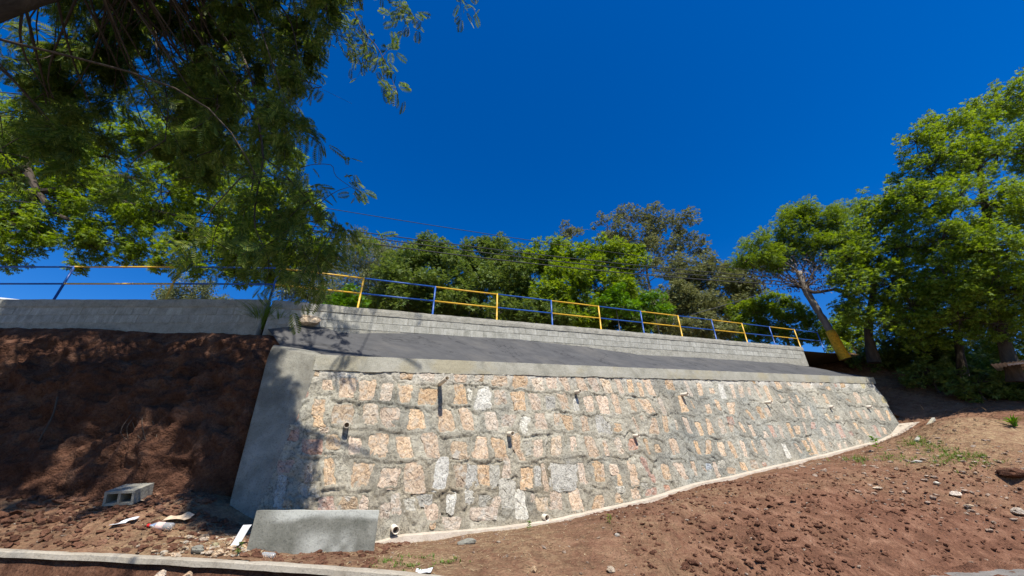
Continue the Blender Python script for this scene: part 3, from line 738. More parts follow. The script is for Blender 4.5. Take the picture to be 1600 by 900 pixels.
mb.add(np.vstack([endv, endv[[0, -1]] - UP * 0.0]), [(0, 1, 2, 3), (0, 3, 4, 5), ], [(0, 5, 6)])
mb.build('coping', M['coping'], wall, False)

# smooth plastered flank at the left end
L_px = [(424, 541), (417, 560), (404, 610), (383, 690), (362, 770), (349, 822), (340, 860)]
R_px = [(500, 556), (494, 575), (473, 630), (434, 720), (401, 805), (385, 840), (372, 875)]
nr, nc = 46, 22
def flank_edge(pl):
    return spline([hit(*p, A0 + FN * 0.035, FN) for p in pl], nr)
LE, RE = flank_edge(L_px), flank_edge(R_px)
cols = []
for k in range(10, 0, -1): cols.append(LE - N * (0.10 + 0.16 * k) - D * 0.03)        # the return face going back into the bank
for u in np.linspace(0, 1, nc):
    c = LE * (1 - u) + RE * u
    cols.append(c - N * 0.10 * (1 - u) ** 3 - FN * 0.03 * sstep(0.85, 1.0, u))
Vf = np.stack(cols, 0)
top = []
for k in range(1, 7):                                                                # rounded shoulder over the top
    a = k / 6
    top.append(Vf[:, 0] - N * 0.42 * a + UP * (0.14 * math.sin(a * 2.4)))
Vf = np.concatenate([np.stack(top[::-1], 1), Vf], 1)
Vf += FN * (0.016 * fbm(Vf * 2.2, 5, 95) + 0.004 * fbm(Vf * 11, 3, 96))[..., None]
new_mesh('plaster_flank', Vf.reshape(-1, 3), grid_faces(*Vf.shape[:2]), None, M['plaster'], wall, True)

# pale footing strip
fs = np.r_[np.linspace(base_sv[1, 0], S_END - 0.25, 150), np.linspace(S_END - 0.2, S_END + 0.55, 14)]
Vt = np.zeros((len(fs), 5, 3))
wid = 0.21 + 0.02 * fbm(np.stack([fs * 1.4, fs * 0, fs * 0], -1), 3, 97) + 0.55 * sstep(S_END - 2.0, S_END + 0.3, fs)
for i, s in enumerate(fs):
    ss = min(s, S_END - 0.05); b = face_pt(ss, v_base(ss)) + D * max(0, s - ss); b = b + UP * 0.06 * max(0, s - ss)
    Vt[i] = [b - N * 0.25, b + UP * 0.005, b + N * wid[i] * 0.6, b + N * wid[i] - UP * 0.006, b + N * (wid[i] + 0.01) - UP * 0.16]
Vt[..., 2] += 0.006 * fbm(Vt * 4, 3, 98)
new_mesh('footing', Vt.reshape(-1, 3), grid_faces(len(fs), 5), None, M['footing'], wall, False)

# weep pipes: px, py at the wall, radius, length
for px, py, r, L, tilt_ in [(687, 600, 0.050, 0.62, 0.05), (541, 665, 0.055, 0.20, 0), (899, 613, 0.045, 0.24, 0), (1065, 617, 0.05, 0.24, 0), (1197, 629, 0.05, 0.20, 0), (795, 678, 0.05, 0.22, 0), (991, 681, 0.045, 0.18, 0), (615, 825, 0.062, 0.26, 0), (850, 808, 0.062, 0.14, 0), (1296, 636, 0.05, 0.14, 0), (1355, 636, 0.06, 0.16, 0)]:
    s, v = face_sv(px, py); b = face_pt(s, v); ax = N * 0.98 - UP * (0.06 - tilt_); ax /= np.linalg.norm(ax)
    n = 20; X1 = np.cross(ax, UP); X1 /= np.linalg.norm(X1); X2 = np.cross(X1, ax)
    t = np.arange(n) / n * 2 * math.pi; ring = np.cos(t)[:, None] * X1 + np.sin(t)[:, None] * X2
    V = np.vstack([b - ax * 0.12 + ring * r, b + ax * L + ring * r, b + ax * L + ring * r * 0.84, b - ax * 0.1 + ring * r * 0.84])
    Q = [(k * n + j, k * n + (j + 1) % n, (k + 1) * n + (j + 1) % n, (k + 1) * n + j) for k in range(3) for j in range(n)]
    pipe = new_mesh('weep_pipe', V, Q, None, M['pvc'], wall, True)
    # silted plug a little way inside the bore
    pl = np.vstack([b + ax * (L * 0.35) + ring * r * 0.83, b + ax * (L * 0.35)])
    new_mesh('silt_plug', pl, None, [(j, (j + 1) % n, n) for j in range(n)], M['pvc_rust'], pipe)

# tarred slope between the coping and the parapet
pb_px = [(418, 514), (440, 511), (470, 508), (505, 511), (530, 518), (560, 520), (600, 521), (640, 520.5), (690, 523), (740, 526), (800, 529), (860, 535), (920, 542), (1000, 554), (1080, 558), (1160, 563), (1230, 568), (1260, 572), (1300, 579), (1330, 585)]
pb = [on_w(*p, 0.12) for p in pb_px]
pbs = np.array([q[1] for q in pb]); pbz = np.array([q[0][2] for q in pb])
ns, nw = 320, 26
ss = np.linspace(pbs[0], pbs[-1], ns)
V = np.zeros((ns, nw, 3))
for i, s in enumerate(ss):
    zb = cop_top(s) + 0.0; zt = np.interp(s, pbs, pbz)
    for j, t in enumerate(np.linspace(-0.1, 1, nw)):
        P = P0 + D * (s + 0.75 * (1 - t) * math.exp(-(s - pbs[0]) / 0.8)) + N * (WC - 0.12 - (WC - 0.12 - 0.10) * t)
        V[i, j] = (P[0], P[1], zb + (zt - zb) * t)
V[..., 2] += 0.030 * fbm(V * np.array([1.2, 1.2, 0.4]), 4, 101) * np.clip(np.linspace(0, 4, nw), 0, 1)
apron = new_mesh('tarred_slope', V.reshape(-1, 3), grid_faces(ns, nw), None, M['tar'], smooth=True)
tag(apron, 'dark grey tarred slope between stone wall and parapet', kind='structure')

# ------------------------------------------------------------------ block parapet with railing
K2 = at(258, 470, 8.28); K3 = at(83, 470, 8.28)
LDIR = (K3 - K2); LDIR[2] = 0; LSP = np.linalg.norm(LDIR); LDIR /= LSP
LN = np.array([LDIR[1], -LDIR[0], 0]);  LN = LN if LN[1] < 0 else -LN
K1 = par(-2.0)
parapet = empty('parapet_wall', par(8, 0, -0.8), 'weathered grey concrete block parapet above the tarred slope', 'wall')
parapet_l = empty('parapet_wall', K2 - UP * 0.8, 'shaded left parapet of concrete blocks above the earth bank', 'wall')
def parapet_run(root, a, b, nrm, cap_z=0.0, depth_=0.8):
    a = np.array(a, float); b = np.array(b, float); L = np.linalg.norm((b - a)[:2]); d = (b - a) / L
    nrm = np.array([d[1], -d[0], 0]); nrm /= np.linalg.norm(nrm)
    # core, mortar coloured; joints are what shows of it between the blocks
    n = max(4, int(L / 0.08)); V = np.zeros((n, 8, 3))
    for i, s in enumerate(np.linspace(0, L, n)):
        p = a + d * s
        V[i] = [p + nrm * 0.081 - UP * 0.95, p + nrm * 0.081 - UP * 0.235, p + nrm * 0.105 - UP * 0.20, p + nrm * 0.11 - UP * 0.10, p + nrm * 0.10 - UP * 0.012, p + nrm * 0.0 + UP * 0.0, p - nrm * 0.10 - UP * 0.01, p - nrm * 0.10 - UP * 0.95]
    V += (nrm * 1.0)[None, None] * (0.014 * fbm(V * 3.5, 5, 111))[..., None] * np.array([0, 0.3, 1, 1, 1, 1, 0, 0])[None, :, None]
    V[:, 2:6, 2] += 0.016 * fbm(V[:, 2:6] * 3.2, 4, 112)
    mb = MB(); mb.add(V.reshape(-1, 3), grid_faces(n, 8))
    for e in (0, n - 1): mb.add(V[e], [(0, 1, 6, 7), (1, 2, 5, 6), (2, 3, 4, 5)])
    mb.build('mortar_core', M['block_mortar'], root, False)
    zc = -0.215; course = 0
    proto = None
    while zc > -depth_:
        x = 0.02 + (0.2 if course % 2 else 0.0)
        hb = 0.0985
        while x + 0.39 < L:
            o = None
            c = a + d * (x + 0.195) + nrm * 0.060 + UP * (zc - hb)
            V, Q, T = bbox_vf(np.zeros(3), d * 0.1975, nrm * (0.030), UP * hb, 0.006)
            if proto is None:
                proto = new_mesh('block', V, Q, T, M['block'], None, False)
                o = proto
            else:
                o = bpy.data.objects.new('block', proto.data); COL.objects.link(o)
            o.parent = root
            o.location = c - parent_origin(root) + nrm * random.uniform(-0.003, 0.003)
            x += 0.402
        zc -= 0.205; course += 1
parapet_run(parapet, par(-1.9), par(19.95), N, depth_=0.62)
parapet_run(parapet_l, K2 + LDIR * 4.6, par(-2.0), LN, depth_=0.50)

rail = empty('guard_railing', par(8), 'blue and yellow painted tubular steel railing along the parapet', 'railing')
tops = []
for k in range(-5, 12):
    if k >= -1: p = par(2.0 * k); h = 0.914
    else: p = K2 + LDIR * LSP * (-2 - k); h = at(281, 417, 8.28)[2] - K2[2]
    tops.append((k, p, h))
for i, (k, p, h) in enumerate(tops):
    col = M['yellow'] if k % 2 == 0 else M['blue']
    V, Q, T = tube_vf([p - UP * 0.06, p + UP * (h * 0.5), p + UP * (h + 0.018)], 0.026, 10)
    new_mesh('post', V, Q, T, col, rail, True)
    if i:
        k0, p0, h0 = tops[i - 1]
        for fr, nm in ((1.0, 'top_rail'), (0.49, 'middle_rail')):
            a = p0 + UP * h0 * fr; b = p + UP * h * fr
            V, Q, T = tube_vf([a, (a + b) / 2 + UP * random.uniform(-0.006, 0.004), b], 0.022, 10)
            new_mesh(nm, V, Q, T, col, rail, True)
# ------------------------------------------------------------------ objects on the ground
def at_ground(px, py): return ground_at(px, py)
# long concrete kerb, front left
kerb = None
n = len(kerb_line)
T_ = np.gradient(kerb_line, axis=0); T_[:, 2] = 0; T_ /= np.linalg.norm(T_, axis=1)[:, None]
KN = np.stack([T_[:, 1], -T_[:, 0], np.zeros(n)], 1)            # towards the camera
prof = [(0.0, -0.066), (-0.11, -0.07), (-0.11, -0.010), (-0.10, 0.0), (0.0, 0.004), (0.045, 0.0), (0.052, -0.008), (0.054, -0.060), (0.0, -0.066)]
V = np.zeros((n, len(prof), 3))
for j, (a, z) in enumerate(prof): V[:, j] = kerb_line + KN * a + UP * (z + 0.005)
V += 0.012 * fbm(V * 5.0, 5, 121, 0.65)[..., None] * np.array([0.3, 0.6, 1.0])
kerb = new_mesh('concrete_kerb', V.reshape(-1, 3), grid_faces(n, len(prof)), None, M['kerb'])
tag(kerb, 'long low concrete kerb running along the bottom left foreground', 'kerb', kind='thing')

# upright concrete slab in front of the wall
a, b = at(381, 876, 5.62), at(584, 864, 6.05)
zb = min(a[2], b[2]) - 0.12
ta, tb = at(397, 798, 5.62), at(590, 797.5, 6.05)
nu, nv = 60, 26
d_ = b - a; d_[2] = 0; d_ /= np.linalg.norm(d_); sn = np.array([d_[1], -d_[0], 0])
F_ = np.zeros((nu, nv, 3))
for i, u in enumerate(np.linspace(0, 1, nu)):
    lo = a * (1 - u) + b * u; hi = ta * (1 - u) + tb * u; lo = lo.copy(); lo[2] = zb; hi = hi.copy(); hi[:2] = lo[:2] * 1.0 + (hi[:2] - lo[:2]) * 0.25
    for j, v in enumerate(np.linspace(0, 1, nv)): F_[i, j] = lo * (1 - v) + hi * v
F_ += sn * (0.010 * fbm(F_ * 2.5, 4, 131))[..., None]
F_[:, -1, 2] += 0.008 * fbm(F_[:, -1] * 5, 3, 133)
slab = empty('concrete_slab', (a + b) / 2, 'grey concrete slab standing upright in front of the stone wall base', 'slab')
mb = MB(); mb.add(F_.reshape(-1, 3), grid_faces(nu, nv))
edge = np.concatenate([F_[0, :, :], F_[1:, -1, :], F_[-1, ::-1, :][1:]], 0)
E2 = np.stack([edge, edge - sn * 0.012 + UP * 0.0, edge - sn * 0.16], 1)
E2[:, 1] = edge - sn * 0.012
mb.add(E2.reshape(-1, 3), grid_faces(len(edge), 3))
mb.add((F_ - sn * 0.16).reshape(-1, 3), grid_faces(nu, nv))
sb = mb.build('slab_body', M['slab'], slab, False)
vz = np.vstack(mb.V); hrel = (vz[:, 2] - zb) / (F_[..., 2].max() - zb); ul = (vz - a) @ d_ / np.linalg.norm((b - a)[:2])
pale = sstep(0.80, 0.92, hrel + 0.10 * fbm(vz * 3.5, 4, 135)) * sstep(0.02, 0.3, ul + 0.1 * fbm(vz * 2, 3, 136))
pale = np.maximum(pale, 0.75 * sstep(0.10, 0.45, fbm(vz * 2.6, 4, 137)) * sstep(0.75, 0.45, hrel) * sstep(0.3, 0.5, ul))
at_ = sb.data.attributes.new('pale', 'FLOAT', 'POINT'); at_.data.foreach_set('value', pale.astype(np.float32))

# hollow concrete block on the left
c = at_ground(196, 786); c[2] += 0.0
tl = math.radians(16)
def tilt(v): v = np.asarray(v, float); return np.array([v[0], v[1] * math.cos(tl) - v[2] * math.sin(tl), v[1] * math.sin(tl) + v[2] * math.cos(tl)])
bx, by, bz = tilt((0.985, 0.17, 0)), tilt((-0.17, 0.985, 0)), tilt((0, 0, 1))
cb = empty('hollow_block', c, 'hollow concrete block lying on its side on the shaded soil', 'concrete block')
mb = MB(); Lx, Ly, Lz, w = 0.40, 0.40, 0.20, 0.035
cz = c + UP * (Lz / 2 + 0.02)
for dz in (-1, 1): mb.add(*box_vf(cz + bz * dz * (Lz / 2 - w / 2), bx * Lx / 2, by * Ly / 2, bz * w / 2))
for dx in (-1, 0, 1): mb.add(*box_vf(cz + bx * dx * (Lx / 2 - w / 2), bx * (w / 2), by * (Ly / 2 - 0.004), bz * (Lz / 2 - w + 0.001)))
mb.build('shell', M['cinder'], cb)
mb = MB(); mb.add(*box_vf(cz + by * (Ly / 2 - 0.05), bx * (Lx / 2 - w), by * 0.02, bz * (Lz / 2 - w))); mb.build('added_rear_plug', M['cinder'], cb)  # added plug closes the through holes so they look dark

# litter
M['white_plastic'] = mat_plain('white_plastic', (0.58, 0.58, 0.57), 0.5, 0.3, 0.12)
M['red_plastic'] = mat_plain('red_plastic', (0.62, 0.02, 0.015), 0.4, 0.4, 0.1)
M['yellow_plastic'] = mat_plain('yellow_plastic', (0.75, 0.55, 0.05), 0.45, 0.4, 0.1)
k = NT('clear_plastic', 0.12, 0.5); k.color((0.75, 0.74, 0.70)); k.b.inputs['Transmission Weight'].default_value = 0.72; k.b.inputs['IOR'].default_value = 1.35
M['clear'] = k.m
M['label'] = mat_plain('faded_label', (0.60, 0.42, 0.36), 0.6, 0.3, 0.3, 30)
M['cardboard'] = mat_plain('cardboard', (0.50, 0.38, 0.26), 0.9, 0.1, 0.2)
def lathe(prof, c, ax, n=18):
    ax = np.asarray(ax, float); ax /= np.linalg.norm(ax)
    X1 = np.cross(ax, UP); X1 /= np.linalg.norm(X1); X2 = np.cross(X1, ax)
    t = np.arange(n) / n * 2 * math.pi; ring = np.cos(t)[:, None] * X1 + np.sin(t)[:, None] * X2
    V = np.vstack([c + ax * h + ring * r for h, r in prof]); m = len(prof)
    Q = [(k * n + j, k * n + (j + 1) % n, (k + 1) * n + (j + 1) % n, (k + 1) * n + j) for k in range(m - 1) for j in range(n)]
    return V, Q
def bottle(px, py, ang, size, capmat, label, lab=True):
    c = at_ground(px, py) + UP * 0.045 * size
    ax = np.array([math.cos(ang), math.sin(ang), 0.06])
    root = empty('plastic_bottle', c, label, 'bottle')
    V, Q = lathe([(0, 0.001), (0, 0.040), (0.02, 0.046), (0.09, 0.047), (0.11, 0.043), (0.13, 0.047), (0.20, 0.046), (0.25, 0.024), (0.275, 0.014), (0.29, 0.014)], c, ax * 1.0)
    V = c + (V - c) * size; new_mesh('bottle_body', V, Q, None, M['clear'], root, True)
    V, Q = lathe([(0.283, 0.001), (0.283, 0.020), (0.312, 0.020), (0.314, 0.001)], c, ax); V = c + (V - c) * size
    new_mesh('bottle_cap', V, Q, None, capmat, root, False)
    if lab:
        V, Q = lathe([(0.10, 0.0445), (0.125, 0.0485), (0.19, 0.0475)], c, ax); V = c + (V - c) * size
        new_mesh('bottle_label', V, Q, None, M['label'], root, True)
bottle(268, 829, math.radians(186), 1.05, M['red_plastic'], 'clear plastic bottle with bright red cap lying on the soil')
bottle(428, 873.5, math.radians(180), 0.7, M['yellow_plastic'], 'small crushed clear bottle with yellow top behind the kerb', False)
def sheet(name, label, cat, c, ex, ey, mat, nx=9, ny=7, amp=0.03, seed=0, thick=0.003):
    V = np.zeros((nx, ny, 3)); c = np.asarray(c, float)
    for i, u in enumerate(np.linspace(-1, 1, nx)):
        for j, v in enumerate(np.linspace(-1, 1, ny)): V[i, j] = c + np.asarray(ex) * u + np.asarray(ey) * v
    nn = np.cross(ex, ey); nn = nn / np.linalg.norm(nn); nn = nn if nn[2] > 0 else -nn
    V += nn * (amp * (1 + fbm(V * 9, 3, seed)))[..., None]
    V[..., 0] += amp * 0.5 * fbm(V * 7 + 9, 2, seed + 3)
    mb = MB(); mb.add(V.reshape(-1, 3), grid_faces(nx, ny)); mb.add((V - nn * thick).reshape(-1, 3), grid_faces(nx, ny))
    rim = np.concatenate([V[:, 0], V[-1, 1:], V[::-1, -1][1:], V[0, ::-1][1:]], 0)
    mb.add(np.stack([rim, rim - nn * thick], 1).reshape(-1, 3), grid_faces(len(rim), 2))
    o = mb.build(name, mat, None, True); return tag(o, label, cat)
c = at_ground(194, 819); sheet('paper_scrap', 'crumpled white paper scrap on the soil left of the bottle', 'litter', c, (0.12, 0.05, 0.03), (-0.02, 0.05, 0.01), M['white_plastic'], amp=0.035, seed=3)
c = at_ground(278, 815); sheet('cardboard_scrap', 'curled brown cardboard scrap behind the red capped bottle', 'litter', c, (0.15, 0.03, 0.0), (0.0, 0.06, 0.03), M['cardboard'], amp=0.05, seed=5)
c = at_ground(373, 852); sheet('plastic_sheet', 'white plastic sheet leaning on the left edge of the slab', 'litter', c + UP * 0.11, (0.07, -0.03, 0.005), (0.025, 0.04, 0.11), M['white_plastic'], amp=0.012, seed=7)
c = at_ground(662, 895.5); sheet('wrapper_scrap', 'white and blue torn wrapper at the bottom edge near the kerb end', 'litter', c, (0.09, 0.01, 0.0), (0.0, 0.04, 0.015), M['white_plastic'], amp=0.03, seed=11)
c = at_ground(192, 780); sheet('paper_strip', 'pale strip of paper under the hollow block edge', 'litter', at_ground(222, 784) + UP * 0.01, (0.10, 0.04, 0.0), (-0.01, 0.03, 0.005), M['cardboard'], amp=0.01, seed=13)

# rocks
def rock_vf(r, seed, squash=0.7, rough=0.28):
    n1, n2 = 9, 6; V = []
    V.append((0, 0, 1.0))
    for j in range(1, n2):
        th = math.pi * j / n2
        for i in range(n1): ph = 2 * math.pi * (i + 0.5 * (j % 2)) / n1; V.append((math.sin(th) * math.cos(ph), math.sin(th) * math.sin(ph), math.cos(th)))
    V.append((0, 0, -1.0)); V = np.array(V)
    V *= (1 + rough * 1.6 * fbm(V * 1.3 + seed * 7.1, 3, seed))[:, None]
    rr_ = np.random.default_rng(seed + 50)
    for _ in range(9):
        nn = rr_.normal(0, 1, 3); nn /= np.linalg.norm(nn); V = V - np.maximum(0, V @ nn - (0.55 + 0.3 * rr_.random()))[:, None] * nn
    V[:, 2] *= squash
    Q = []; T = []
    for i in range(n1): T.append((0, 1 + i, 1 + (i + 1) % n1))
    for j in range(n2 - 2):
        for i in range(n1): Q.append((1 + j * n1 + i, 1 + (j + 1) * n1 + i, 1 + (j + 1) * n1 + (i + 1) % n1, 1 + j * n1 + (i + 1) % n1))
    last = len(V) - 1; b0 = 1 + (n2 - 2) * n1
    for i in range(n1): T.append((last, b0 + (i + 1) % n1, b0 + i))
    return V * r, Q, T
def rock(px, py, r, mat, label, seed, squash=0.7, P=None, stretch=(1, 1)):
    c = at_ground(px, py) if P is None else P
    V, Q, T = rock_vf(r, seed, squash); V[:, 0] *= stretch[0]; V[:, 1] *= stretch[1]
    V = V + c + UP * r * squash * 0.35
    o = new_mesh('rock', V, Q, T, mat); tag(o, label, 'rock'); return o
rock(731, 849, 0.10, M['plaster'], 'flat grey rock on the soil in front of the footing', 3, 0.55, stretch=(1.5, 0.9))
rock(340, 868, 0.075, M['o'], 'orange rock beside the kerb left of the slab', 5)
rock(308, 862, 0.07, M['plaster'], 'grey rubble chunk in the heap left of the slab', 6, stretch=(1.4, 0.9))
rock(318, 846, 0.055, M['t'], 'tan rubble lump on top of the small heap', 7)
rock(273, 871, 0.06, M['o'], 'small orange rock touching the kerb at its middle', 8)
rock(326, 869, 0.05, M['p'], 'pale pink rock wedged against the kerb', 9)
rock(335, 853, 0.05, M['y'], 'ochre rock at the back of the rubble heap', 12)
rock(1432, 722, 0.10, M['w'], 'pale flat rock in the weeds on the upper right soil', 10, 0.4, stretch=(1.5, 0.8))
rock(1495, 775, 0.11, M['p'], 'pale rock halfway up the right soil slope', 11, 0.5, stretch=(1.4, 0.8))
rock(1372, 765, 0.08, M['p'], 'small pale slab stone on the soil below the wall end', 14, 0.4, stretch=(1.6, 0.7))
rock(1594, 802, 0.13, M['p'], 'pale boulder at the right edge of the frame', 15, 0.6)
rock(1515, 792, 0.09, M['t'], 'tan stone in the loose earth at the right', 16, 0.5)
rock(1465, 758, 0.07, M['w'], 'white stone chip uphill of the tan stone', 17, 0.5, stretch=(1.5, 1))
rock(1583, 745, 0.30, M['bank'], 'dark clod overhanging a hollow at the right edge', 18, 0.45, stretch=(1.3, 0.8))
rock(965, 838, 0.045, M['t'], 'small tan pebble on trampled soil in the middle', 19)
rock(835, 893, 0.05, M['o'], 'orange stone at the bottom middle of the soil', 20)
rock(955, 894, 0.06, M['p'], 'pinkish stone at the bottom right of the trampled soil', 21)
rock(252, 889, 0.07, M['o'], 'orange rock in the ditch below the kerb', 22, P=at(252, 894, 5.05) - UP * 0.04)
rock(292, 893, 0.06, M['o'], 'small rust rock in the ditch right of the orange one', 23, P=at(294, 897, 5.0) - UP * 0.03)
bd = rock(0, 0, 0.30, M['p'], 'pinkish boulder at the left end of the parapet', 24, 0.55, P=at(484, 503, 8.62) - UP * 0.05, stretch=(1.2, 0.7))

# loose pebbles, straw and clods that nobody could count
# straw bits
def blades(n, region, l0, l1, w, mat, name, label, seed, up=0.15, per=1, kind='stuff', bend=0.25):
    r_ = np.random.default_rng(seed); V = []; Q = []
    cnt = 0
    while cnt < n:
        P = region(r_)
        if P is None: continue
        cnt += 1
        for _ in range(per):
            a = r_.random() * 6.28; d = np.array([math.cos(a), math.sin(a), 0]); u = abs(r_.normal(up, 0.3 * up + 0.05))
            L = l0 + (l1 - l0) * r_.random(); sd = np.array([-d[1], d[0], 0]) * w * (0.7 + 0.6 * r_.random())
            p0 = P + UP * 0.004 + d * (0.02 * r_.random() * per ** 0.5); p1 = p0 + (d * 0.5 + UP * u) * L * 0.55; p2 = p1 + (d * 0.9 + UP * (u - bend)) * L * 0.45
            b = len(V); V += [p0 - sd, p0 + sd, p1 - sd * 0.8, p1 + sd * 0.8, p2 - sd * 0.15, p2 + sd * 0.15]
            Q += [(b, b + 1, b + 3, b + 2), (b + 2, b + 3, b + 5, b + 4)]
    return new_mesh(name, np.array(V), Q, None, mat)
def scatter(n, region, rmin, rmax, mat, name, label, seed, tri=True):
    r_ = np.random.default_rng(seed); mb = MB(); protos = [rock_lo(s) for s in range(6)]
    cnt = 0
    while cnt < n:
        P = region(r_)
        if P is None: continue
        V, T = protos[r_.integers(6)]
        s = rmin + (rmax - rmin) * r_.random() ** 3; a = r_.random() * 6.28; ca, sa = math.cos(a), math.sin(a)
        W = V * s * np.array([1 + 0.6 * r_.random(), 1, 0.7]); W = W @ np.array([[ca, sa, 0], [-sa, ca, 0], [0, 0, 1]])
        mb.add(W + P, None, T); cnt += 1
    return tag(mb.build(name, mat), label, kind='stuff')
def rock_lo(s):
    r_ = np.random.default_rng(900 + s)
    t = (1 + 5 ** 0.5) / 2
    V = np.array([(-1, t, 0), (1, t, 0), (-1, -t, 0), (1, -t, 0), (0, -1, t), (0, 1, t), (0, -1, -t), (0, 1, -t), (t, 0, -1), (t, 0, 1), (-t, 0, -1), (-t, 0, 1)]) / 1.9
    T = [(0, 11, 5), (0, 5, 1), (0, 1, 7), (0, 7, 10), (0, 10, 11), (1, 5, 9), (5, 11, 4), (11, 10, 2), (10, 7, 6), (7, 1, 8), (3, 9, 4), (3, 4, 2), (3, 2, 6), (3, 6, 8), (3, 8, 9), (4, 9, 5), (2, 4, 11), (6, 2, 10), (8, 6, 7), (9, 8, 1)]
    V = V * (1 + r_.normal(0, 0.28, (12, 1)))
    for _ in range(4):
        nn = r_.normal(0, 1, 3); nn /= np.linalg.norm(nn); V = V - np.maximum(0, V @ nn - (0.45 + 0.3 * r_.random()))[:, None] * nn
    return V, T
def front(P):
    q = P - A0; s = q @ D
    return (q @ N) - BATTER * (CBK * s - q[2]) > 0.28
def reg_xy(x0, x1, y0, y1, dz=0.0, cond=None):
    def f(r_):
        x = x0 + (x1 - x0) * r_.random(); y = y0 + (y1 - y0) * r_.random()
        if y < road_edge_y(x) + 0.25 or (x < -1.0 and y < kerb_y(x) + 0.15): return None
        P = np.array([x, y, gz(x, y) + dz])
        if -1.6 < (P - A0) @ D < S_END and not front(P): return None
        if x < -4.3 and y > 7.3: return None
        if cond and r_.random() > cond(x, y): return None
        return P
    return f
def dcond(x, y):
    i = min(np.searchsorted(xs, x), len(xs) - 1); j = min(np.searchsorted(ys, y), len(ys) - 1)
    return dry_map[i, j] ** 1.5
dry_map = dry
M['pebble'] = mat_stone('pebble', (0.24, 0.15, 0.10), (0.38, 0.26, 0.17), (0.50, 0.40, 0.29), 0.3)
scatter(1500, reg_xy(-7, 14, 4.8, 13), 0.005, 0.032, M['pebble'], 'pebbles', 'loose small pebbles over the soil', 5)
scatter(600, reg_xy(7.5, 14, 8.5, 13), 0.008, 0.075, M['pebble'], 'stone_chips', 'pale stone chips on the upper right soil', 6)
scatter(3000, reg_xy(1.5, 12, 5.2, 11.0), 0.006, 0.045, M['clod'], 'earth_clods', 'dark broken earth clods on the dug slope', 7)
scatter(1500, reg_xy(-7.5, -1.6, 5.2, 7.4), 0.010, 0.065, M['clod'], 'earth_crumbs', 'earth crumbs on the left soil', 8)
scatter(320, reg_xy(-4.4, -3.2, 5.3, 6.2), 0.008, 0.045, M['t'], 'rubble_chips', 'tan rubble chips left of the slab', 9)
scatter(700, reg_xy(-9.5, -4.3, 6.3, 7.25), 0.012, 0.10, M['clod'], 'fallen_clods', 'clods fallen at the foot of the left bank', 19)
def dug(r_):
    c = at_ground(1030 + 420 * r_.random(), 770 + 122 * r_.random()); x, y = c[0] + r_.normal(0, 0.15), c[1] + r_.normal(0, 0.15)
    return np.array([x, y, gz(x, y)]) if vnoise(np.array([[x * 1.7, y * 1.7, 0]]), 5)[0] > -0.1 else None
scatter(800, dug, 0.006, 0.065, M['clod'], 'dug_clods', 'coarse dark clods heaped along the dug edge', 20)
tag(blades(2600, reg_xy(9.0, 14.5, 10.3, 13.6), 0.05, 0.20, 0.005, M['straw'], 'dry_grass', '', 17, 0.12, bend=0.10), 'dry straw coloured grass on the soil crest by the wall end', kind='stuff')
def ditch(r_):
    x = -8.5 + 8 * r_.random(); t = r_.random() ** 0.7
    return np.array([x, kerb_y(x) - 0.02 - 0.5 * t, float(np.interp(x, kerb_line[:, 0], kerb_line[:, 2])) - 0.24 - 0.12 * t])
scatter(420, ditch, 0.015, 0.08, M['pebble'], 'ditch_rubble', 'broken rubble in the ditch under the kerb', 10)

tag(blades(5200, reg_xy(-6, 14, 4.8, 13.2, 0.0, dcond), 0.04, 0.16, 0.004, M['straw'], 'dry_straw', '', 12, 0.08, bend=0.08), 'bits of dry straw on the soil', kind='stuff')
def near_px(cands, spread):
    pts = [at_ground(*c) for c in cands]
    def f(r_):
        c = pts[r_.integers(len(pts))]; x = c[0] + r_.normal(0, spread); y = c[1] + r_.normal(0, spread)
        return np.array([x, y, gz(x, y)])
    return f
tag(blades(260, near_px([(1440, 695), (1460, 700), (1490, 712), (1510, 716), (1430, 690), (1475, 722), (1530, 712), (1400, 715), (1340, 718)], 0.22), 0.06, 0.17, 0.007, M['lf_grass'], 'short_grass', '', 13, 0.6, 5), 'thin green grass on the upper right soil', kind='stuff')
tag(blades(60, near_px([(610, 880), (640, 885), (660, 872), (700, 880)], 0.12), 0.03, 0.08, 0.006, M['lf_grass'], 'grass_sprouts', '', 14, 0.5, 4), 'tiny green sprouts in the trampled soil', kind='stuff')

def litter_reg(r_):
    x = 12 + 12 * r_.random(); y = 12.5 + 9 * r_.random(); P = np.array([x, y, gz(x, y) + 0.01])
    q = P - A0
    if (q @ D) < S_END + 0.3 and (q @ N) < 0.4: return None
    return P
tag(blades(3000, litter_reg, 0.06, 0.20, 0.022, M['lf_dry'], 'leaf_litter', '', 15, 0.06, bend=0.05), 'dry leaf litter on the shaded ground under the right trees', kind='stuff')
tag(blades(500, litter_reg, 0.2, 0.9, 0.008, M['straw'], 'fallen_twigs', '', 16, 0.10, bend=0.08), 'pale fallen twigs under the right trees', kind='stuff')
